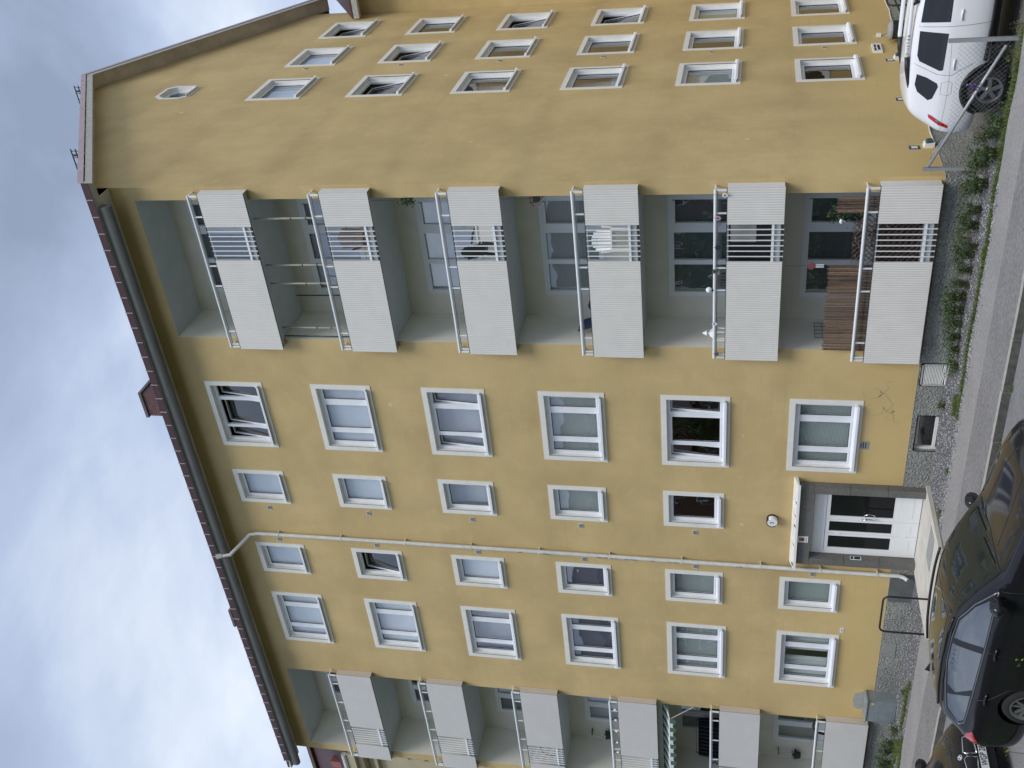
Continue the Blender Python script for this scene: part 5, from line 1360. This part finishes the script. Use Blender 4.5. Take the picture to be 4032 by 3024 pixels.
# globe lamp, reflecting discs and lantern on the fifth balcony
RZ5, RY = 15.955 - H * 4, -.24
t = thing('globe_lamp', 'white globe lamp on the handrail of the second lowest balcony', 'lamp', (-2.31, RY, RZ5))
b = MB(); b.lathe([(0, .05)] + [(.062 * math.sin(a), .112 - .062 * math.cos(a)) for a in [.3 + i * .28 for i in range(10)]] + [(0, .174)], (0, 0, 0), 'z', 18); b.build('globe', WHITE, t, smooth=True)
MB().lathe([(0, .02), (.03, .02), (.03, .055), (0, .055)], (0, 0, 0), 'z', 12).build('holder', BLACK, t)
DISC = mat('mirror_disc', (.75, .75, .78), .12, metallic=.9)
for (x, z, m_, rr, lb) in ((-.21, 4.57, WHITE, .058, 'white disc hanging at the right end of the second lowest balcony'), (-.69, 4.70, mat('pink_disc', (.5, .33, .38), .3), .058, 'pink rimmed disc hanging from the second lowest balcony rail'), (-1.33, 4.69, mat('smoked_disc', (.03, .05, .05), .15), .058, 'dark disc hanging from the second lowest balcony rail'),
                         (-1.86, 4.75, DISC, .05, 'shiny disc turned edge on at the second lowest balcony rail'), (-3.09, 4.75, DISC, .055, 'bright silver disc at the left part of the second lowest balcony rail'), (-3.83, 4.70, mat('clear_disc', (.3, .31, .28), .15, metallic=.5), .05, 'grey disc at the left end of the second lowest balcony rail')):
    t = thing('bird_scare_disc', lb, 'disc', (x, RY - .045, z), random.uniform(-.5, .5))
    b = MB(); b.lathe([(.012, -.003), (rr, -.003), (rr, .003), (.012, .003), (.012, -.003)], (0, 0, 0), 'y', 22); b.build('disc', m_, t)
    MB().lathe([(.006, -.004), (.02, -.0045), (.02, .0045), (.006, .004)], (0, 0, 0), 'y', 12).build('hub', DARKM, t)
    MB().tube([(0, 0, rr), (0, .02, max(rr + .02, RZ5 - z + .03))], .0025, 4).build('string', BLACK, t)
t = thing('garden_lantern', 'white lantern with a pointed roof on the left side of the second lowest balcony', 'lantern', (-3.52, .05, FLR(5)))
b = MB(); b.box(-.09, .09, -.09, .09, .80, .83)
for sx in (-1, 1):
    for sy in (-1, 1): b.box(sx * .08 - .012, sx * .08 + .012, sy * .08 - .012, sy * .08 + .012, .83, 1.08)
b.hexa([(-.11, -.11, 1.08), (.11, -.11, 1.08), (.11, .11, 1.08), (-.11, .11, 1.08), (-.04, -.04, 1.20), (.04, -.04, 1.20), (.04, .04, 1.20), (-.04, .04, 1.20)]); b.lathe([(.03, 1.20), (.03, 1.26), (.06, 1.26), (0, 1.36)], (0, 0, 0), 'z', 8); b.build('housing', WHITE, t)
b = MB(); b.box(-.10, .10, -.10, .10, 0, .80); b.build('stand', WHITE, t)
# reed screens and trellis on the lowest right balcony
def reed(x0, x1, z0, z1, y, label):
    t = thing('reed_screen', label, 'screen', ((x0 + x1) / 2, y, z0))
    b = MB(); w = (x1 - x0) / 2; x = -w
    while x < w:
        r = random.uniform(.005, .010); h_ = z1 - z0 + random.uniform(-.035, .03); l = random.uniform(-.012, .012)
        b.tube([(x, random.uniform(-.006, .006), 0), (x + l, random.uniform(-.008, .008), h_)], r, 5, random.randrange(2)); x += r * 1.75
    o = b.build('reeds', [REED, mat('reed_pale', (.25, .16, .10), .9, var=.3, vscale=25)], t, fix=False); o['kind'] = 'stuff'
    for z in (.15, .5, .95):
        if z < z1 - z0: MB().tube([(-w, -.014, z), (w, -.014, z)], .004, 4).build('binding_wire', DARKM, t)
FL6 = FLR(6)
reed(-3.76, -1.78, FL6, 2.55, -.15, 'wide brown reed screen on the left part of the lowest balcony')
reed(-.66, -.32, FL6, 2.47, -.15, 'narrow brown reed screen at the right end of the lowest balcony')
t = thing('trellis', 'brown diamond trellis with dead stems behind the bars of the lowest balcony', 'trellis', (-1.25, -.12, FL6))
b = MB()
for k in range(-14, 15):
    for s in (1, -1):
        pts = [(k * .11 + s * z, s * .005, z + .02) for z in [i * .14 for i in range(0, 10)] if -.56 < k * .11 + s * z < .56]
        if len(pts) > 1: b.tube([pts[0], pts[-1]], .008, 4)
b.build('lath', mat('trellis_wood', (.09, .06, .045), .9), t)
t = thing('dried_plant', 'dry brown plant tangle on the lowest balcony behind the bars', 'plant', (-1.25, .12, FL6))
pts = [(random.gauss(0, .25), random.gauss(0, .08), random.uniform(.1, 1.25)) for _ in range(420)]
link('leaves', leaf_mesh('leaves', pts, .045, [mat('dry_leaf', (.12, .075, .055), .9), mat('dry_leaf_pale', (.26, .20, .17), .9), BARK]), t)
b = MB()
for i in range(14): b.tube([(random.gauss(0, .1), 0, 0), (random.gauss(0, .2), random.gauss(0, .05), random.uniform(.7, 1.3))], .006, 4)
b.build('stem', STEM, t); MB().lathe([(0, 0), (.15, 0), (.2, .28), (.18, .28)], (0, 0, 0), 'z', 16).build('pot', BLACK, t)
t = thing('dark_backing', 'dark brown box added behind the bars of the lowest balcony', 'backing', (-1.40, .22, FL6))  # dark box added to keep the view behind the bars dark
MB().box(-.7, .7, -.18, .18, 0, .82).build('backing_box', mat('backing_brown', (.03, .022, .018), .9), t); MB().box(-.66, .66, -.14, .14, .82, .83).build('backing_top', SOIL, t)
t = thing('ivy_plant', 'dark ivy with a white bird ornament beside the right reed screen', 'plant', (-.70, -.05, FL6))
pts = [(random.gauss(0, .09), random.gauss(0, .05), random.uniform(1.0, 1.75)) for _ in range(240)]; link('leaves', leaf_mesh('leaves', pts, .04, [LEAF, LEAF]), t)
MB().tube([(0, 0, 0), (.02, 0, .8), (0, 0, 1.6)], .008, 5).build('stem', STEM, t)
b = MB(); b.lathe([(0, -.05), (.022, -.04), (.036, 0), (.022, .045), (0, .06)], (-.16, -.06, 1.52), 'x', 10); b.tube([(-.12, -.06, 1.50), (-.2, -.06, 1.40)], .006, 4); b.build('bird_ornament', WHITE, t, smooth=True)
t = thing('wind_spinner', 'pink flower wind spinner hanging in the lowest balcony opening', 'ornament', (-1.93, .1, 2.86))
b = MB(); b.lathe([(0, -.01), (.06, -.012), (.085, 0), (.06, .012), (0, .01)], (0, 0, 0), 'y', 14, 0); b.box(-.035, -.01, -.004, .004, -.24, -.08, 1); b.box(.01, .035, -.004, .004, -.24, -.08, 1); b.build('flower', [mat('dull_pink', (.28, .08, .10), .7), WHITE], t)
MB().tube([(0, 0, .08), (0, 0, 3.48 - 2.86)], .002, 4).build('string', BLACK, t)
t = thing('wire_shelf', 'black wire grid shelf hung on the side wall of the lowest balcony', 'shelf', (-3.84, .75, 2.2), R_(90))
b = MB()
for i in range(5): b.box(-.3 + i * .15 - .004, -.3 + i * .15 + .004, -.02, -.012, -.01, .48)
for i in range(4): b.box(-.3, .3, -.02, -.012, i * .155, i * .155 + .008)
b.box(-.3, .3, -.12, -.012, -.02, -.01); b.build('grid', DARKM, t)
# plants on the upper right balconies
def hang(loc, n, size, mats, lab, top, sp=.09):
    t = thing('hanging_plant', lab, 'plant', loc)
    link('leaves', leaf_mesh('leaves', [(random.gauss(0, sp), random.gauss(0, sp * .6), random.gauss(0, sp * 1.3)) for _ in range(n)], size, mats), t)
    MB().lathe([(0, -.10), (.06, -.10), (.09, .03), (.08, .03)], (0, 0, 0), 'z', 14).build('pot', DARKM, t)
    MB().tube([(0, 0, .0), (0, 0, top - loc[2])], .003, 4).build('cord', DARKM, t)
REDF = mat('red_petal', (.45, .03, .06), .7)
hang((-.40, .08, 11.12), 120, .035, [LEAF2, LEAF3, LEAF], 'trailing yellow green plant at the right edge of the third highest balcony', 11.9, .08)
hang((-.40, .08, 8.38), 60, .035, [REDF, REDF, LEAF], 'hanging pot of red flowers at the right edge of the fourth highest balcony', 9.1, .06)
t = thing('potted_plant', 'dark red leaved plant behind the third highest wide window', 'plant', (-6.0, .45, 1.60 + 3 * H + .13))
link('leaves', leaf_mesh('leaves', [(random.gauss(0, .05), random.gauss(0, .03), .80 + random.gauss(0, .09)) for _ in range(60)], .06, [mat('dark_red_leaf', (.14, .03, .03), .7)]), t)
b = MB()
for i in range(4): b.tube([(0, 0, 0), (random.gauss(0, .05), 0, .75)], .004, 4)
b.lathe([(0, 0), (.05, 0), (.07, .14), (.06, .14)], (0, 0, 0), 'z', 12); b.build('stem', STEM, t)
# left balconies
t = thing('awning', 'green and white striped awning with scalloped edge under the fourth left balcony', 'awning', (-16.9, 0, 0))
ya, za, yb_, zb_ = .25, 6.14, -.50, 5.86; n = 19; xa, xb = 1.28, -2.2
b = MB(); sw = (xa - xb) / n
for i in range(n):
    x0, x1 = xa - sw * i, xa - sw * (i + 1); prev = None
    for k in range(6):
        t0, t1 = k / 6, (k + 1) / 6
        sg_ = lambda q: -.10 * math.sin(math.pi * q) * .6
        b.add([(x0, ya + (yb_ - ya) * t0, za + (zb_ - za) * t0 + sg_(t0)), (x1, ya + (yb_ - ya) * t0, za + (zb_ - za) * t0 + sg_(t0)), (x1, ya + (yb_ - ya) * t1, za + (zb_ - za) * t1 + sg_(t1)), (x0, ya + (yb_ - ya) * t1, za + (zb_ - za) * t1 + sg_(t1))], [(0, 1, 2, 3)], i % 2)
aw_g, aw_w = mat('awning_green', (.06, .13, .10), .8), mat('awning_white', (.60, .64, .60), .8)
b.build('canvas', [aw_g, aw_w], t, fix=False)
b = MB()
for i in range(n):
    x0, x1 = xa - sw * i, xa - sw * (i + 1); m = 6; dp_ = .15 if i % 2 == 0 else .10
    for k in range(m):
        u0, u1 = k / m, (k + 1) / m
        e0 = dp_ + (.02 if i % 2 == 0 else -.02) * math.sin(math.pi * u0); e1 = dp_ + (.02 if i % 2 == 0 else -.02) * math.sin(math.pi * u1)
        b.add([(x0 + (x1 - x0) * u0, yb_ - .015, zb_), (x0 + (x1 - x0) * u1, yb_ - .015, zb_), (x0 + (x1 - x0) * u1, yb_ - .02, zb_ - e1), (x0 + (x1 - x0) * u0, yb_ - .02, zb_ - e0)], [(0, 1, 2, 3)], i % 2)
b.build('valance', [aw_g, aw_w], t, fix=False)
MB().tube([(xa, yb_, zb_ + .01), (xb, yb_, zb_ + .01)], .02, 8).build('front_bar', WHITE, t)
for x in (xa - .03, xb + .05): MB().tube([(x, yb_, zb_), (x, -.02, 5.25)], .013, 6).build('arm', TRIM, t)
MB().box(xa, xb, .15, .33, 6.12, 6.24).build('cassette', GREYB, t)
t = thing('clothes_rack', 'dark clothes hanging in the second lowest left balcony', 'clothes', (-17.9, .75, FLR(5)))
b = MB(); b.tube([(-.75, 0, 0), (-.75, 0, 1.55), (.75, 0, 1.55), (.75, 0, 0)], .014, 6); b.build('rack', DARKM, t)
for i in range(9):  # dark clothes, spread wider and blacker to stand in for the shade under the awning
    x = -.66 + i * .165
    b = MB(); b.hexa([(x - .05, -.22, .55), (x + .05, -.22, .55), (x + .05, .22, .55), (x - .05, .22, .55), (x - .03, -.14, 1.48), (x + .03, -.14, 1.48), (x + .03, .14, 1.48), (x - .03, .14, 1.48)]); b.build('garment', mat('dark_cloth', (.012, .015, .022), .95), t)
t = thing('lattice_screen', 'grey folding lattice behind the bars of the third highest left balcony', 'trellis', (-18.27, -.14, FLR(3)))
b = MB()
for k in range(-9, 10):
    for s in (1, -1):
        pts = [(k * .13 + s * z * .6, s * .006, z) for z in [i * .15 for i in range(0, 7)] if -.42 < k * .13 + s * z * .6 < .42]
        if len(pts) > 1: b.tube([pts[0], pts[-1]], .011, 4)
b.build('lath', mat('grey_lath', (.42, .42, .42), .8), t)
t = thing('patterned_cloth', 'white cloth with dark dots on the second lowest left balcony', 'cloth', (-18.75, .6, FLR(5)))
b = MB(); b.box(-.02, .02, -.4, .4, .0, 1.1, 0)
for i in range(30): b.disc((.022, random.uniform(-.36, .36), random.uniform(.1, 1.05)), .03, 'x', 8, 1)
b.build('cloth', [TRIM, BLACK], t, fix=False)
for r, lb in ((4, 'dark hanging pot on the back wall of the fourth left balcony'), (6, 'dark hanging pot with cords on the back wall of the lowest left balcony')):
    z = FLR(r) + 1.45
    t = thing('hanging_pot', lb, 'pot', (-18.78, 1.12, z))
    MB().lathe([(0, -.13), (.09, -.13), (.13, .06), (.12, .06)], (0, 0, 0), 'z', 12).build('pot', DARKM, t)
    link('leaves', leaf_mesh('leaves', [(random.gauss(0, .06), random.gauss(0, .05), random.uniform(-.05, .1)) for _ in range(50)], .05, [BARK, DARKM]), t)
    b = MB(); b.tube([(-.1, 0, .06), (0, 0, .5)], .003, 4); b.tube([(.1, 0, .06), (0, 0, .5)], .003, 4); b.box(-.09, .09, 0, .15, .5, .52); b.build('cord', DARKM, t)
# string of small white lamps under the fourth left handrail
RZ4 = 15.955 - H * 3
for i, x in enumerate((-15.85, -16.3, -16.8, -17.3, -17.75)):
    t = thing('string_light', 'small white lamp of the string under the fourth left handrail', 'lamp', (x, -.20, RZ4 - .05), 0, 'string lights on the fourth left balcony')
    b = MB(); b.tube([(0, 0, 0.02), (0, 0, -.05)], .012, 6, 1); b.lathe([(.012, -.05), (.035, -.11), (0, -.12)], (0, 0, 0), 'z', 8, 0); b.build('lamp', [WHITE, BLACK], t)
t = thing('bicycle', 'bicycle half hidden behind the third highest left balcony rail', 'bicycle', (-18.2, .35, FLR(2) - H))
b = MB(); b.lathe([(.30, -.012), (.325, 0), (.30, .012), (.295, 0), (.30, -.012)], (-.5, 0, .33), 'y', 28); b.build('wheel', TYRE, t); b = MB(); b.lathe([(.30, -.012), (.325, 0), (.30, .012), (.295, 0), (.30, -.012)], (.5, 0, .33), 'y', 28); b.build('wheel', TYRE, t)
b = MB(); b.tube([(-.5, 0, .33), (-.15, 0, .33), (.32, 0, .8), (-.25, 0, .78), (-.15, 0, .33)], .015, 6); b.tube([(-.25, 0, .78), (-.5, 0, .33)], .012, 6); b.tube([(.5, 0, .33), (.34, 0, .95)], .014, 6); b.tube([(.34, -.25, 1.02), (.36, 0, .98), (.34, .25, 1.02)], .012, 6); b.build('frame', STEEL, t); MB().box(-.36, -.12, -.06, .06, .86, .90).build('saddle', BLACK, t)
MB().tube([(-.24, 0, .78), (-.24, 0, .87)], .012, 6).build('seat_post', STEEL, t)
t = thing('wheel_rim', 'dark wheel leaning behind the rail of the lowest left balcony', 'wheel', (-15.95, -.02, FLR(6) + .87))
b = MB(); b.lathe([(.26, -.02), (.32, -.02), (.32, .02), (.26, .02), (.26, -.02)], (0, 0, 0), 'y', 28); b.build('tyre', TYRE, t); b = MB(); b.box(-.3, .3, -.012, .012, -.86, -.31); b.build('stand', STEEL, t)
t = thing('green_plant', 'green plant spilling over the right end of the second highest left handrail', 'plant', (-15.80, .05, FLR(2) + .95))
link('leaves', leaf_mesh('leaves', [(random.gauss(0, .10), random.gauss(0, .08), random.gauss(.12, .1)) for _ in range(90)], .05, [LEAF2, LEAF3]), t); MB().lathe([(0, -.95), (.12, -.95), (.14, .0), (.12, .0)], (0, 0, 0), 'z', 12).build('pot', DARKM, t)
# paper scraps by the kerb
for i, (x, y, z) in enumerate(((-3.95, -4.28, -.115), (-4.05, -4.42, -.116), (-6.9, -2.9, .006))):
    t = MB(); t.hexa([(-.04, -.02, 0), (.05, -.03, 0), (.04, .03, 0), (-.03, .02, 0), (-.03, -.02, .012), (.05, -.02, .02), (.03, .02, .015), (-.03, .02, .006)])
    tag(t.build('paper_scrap', WHITE, None, (x, y, z)), ('crumpled white paper scrap in the gutter beside the kerb', 'second small white paper scrap in the gutter', 'tiny white scrap lying on the pavement')[i], 'litter')
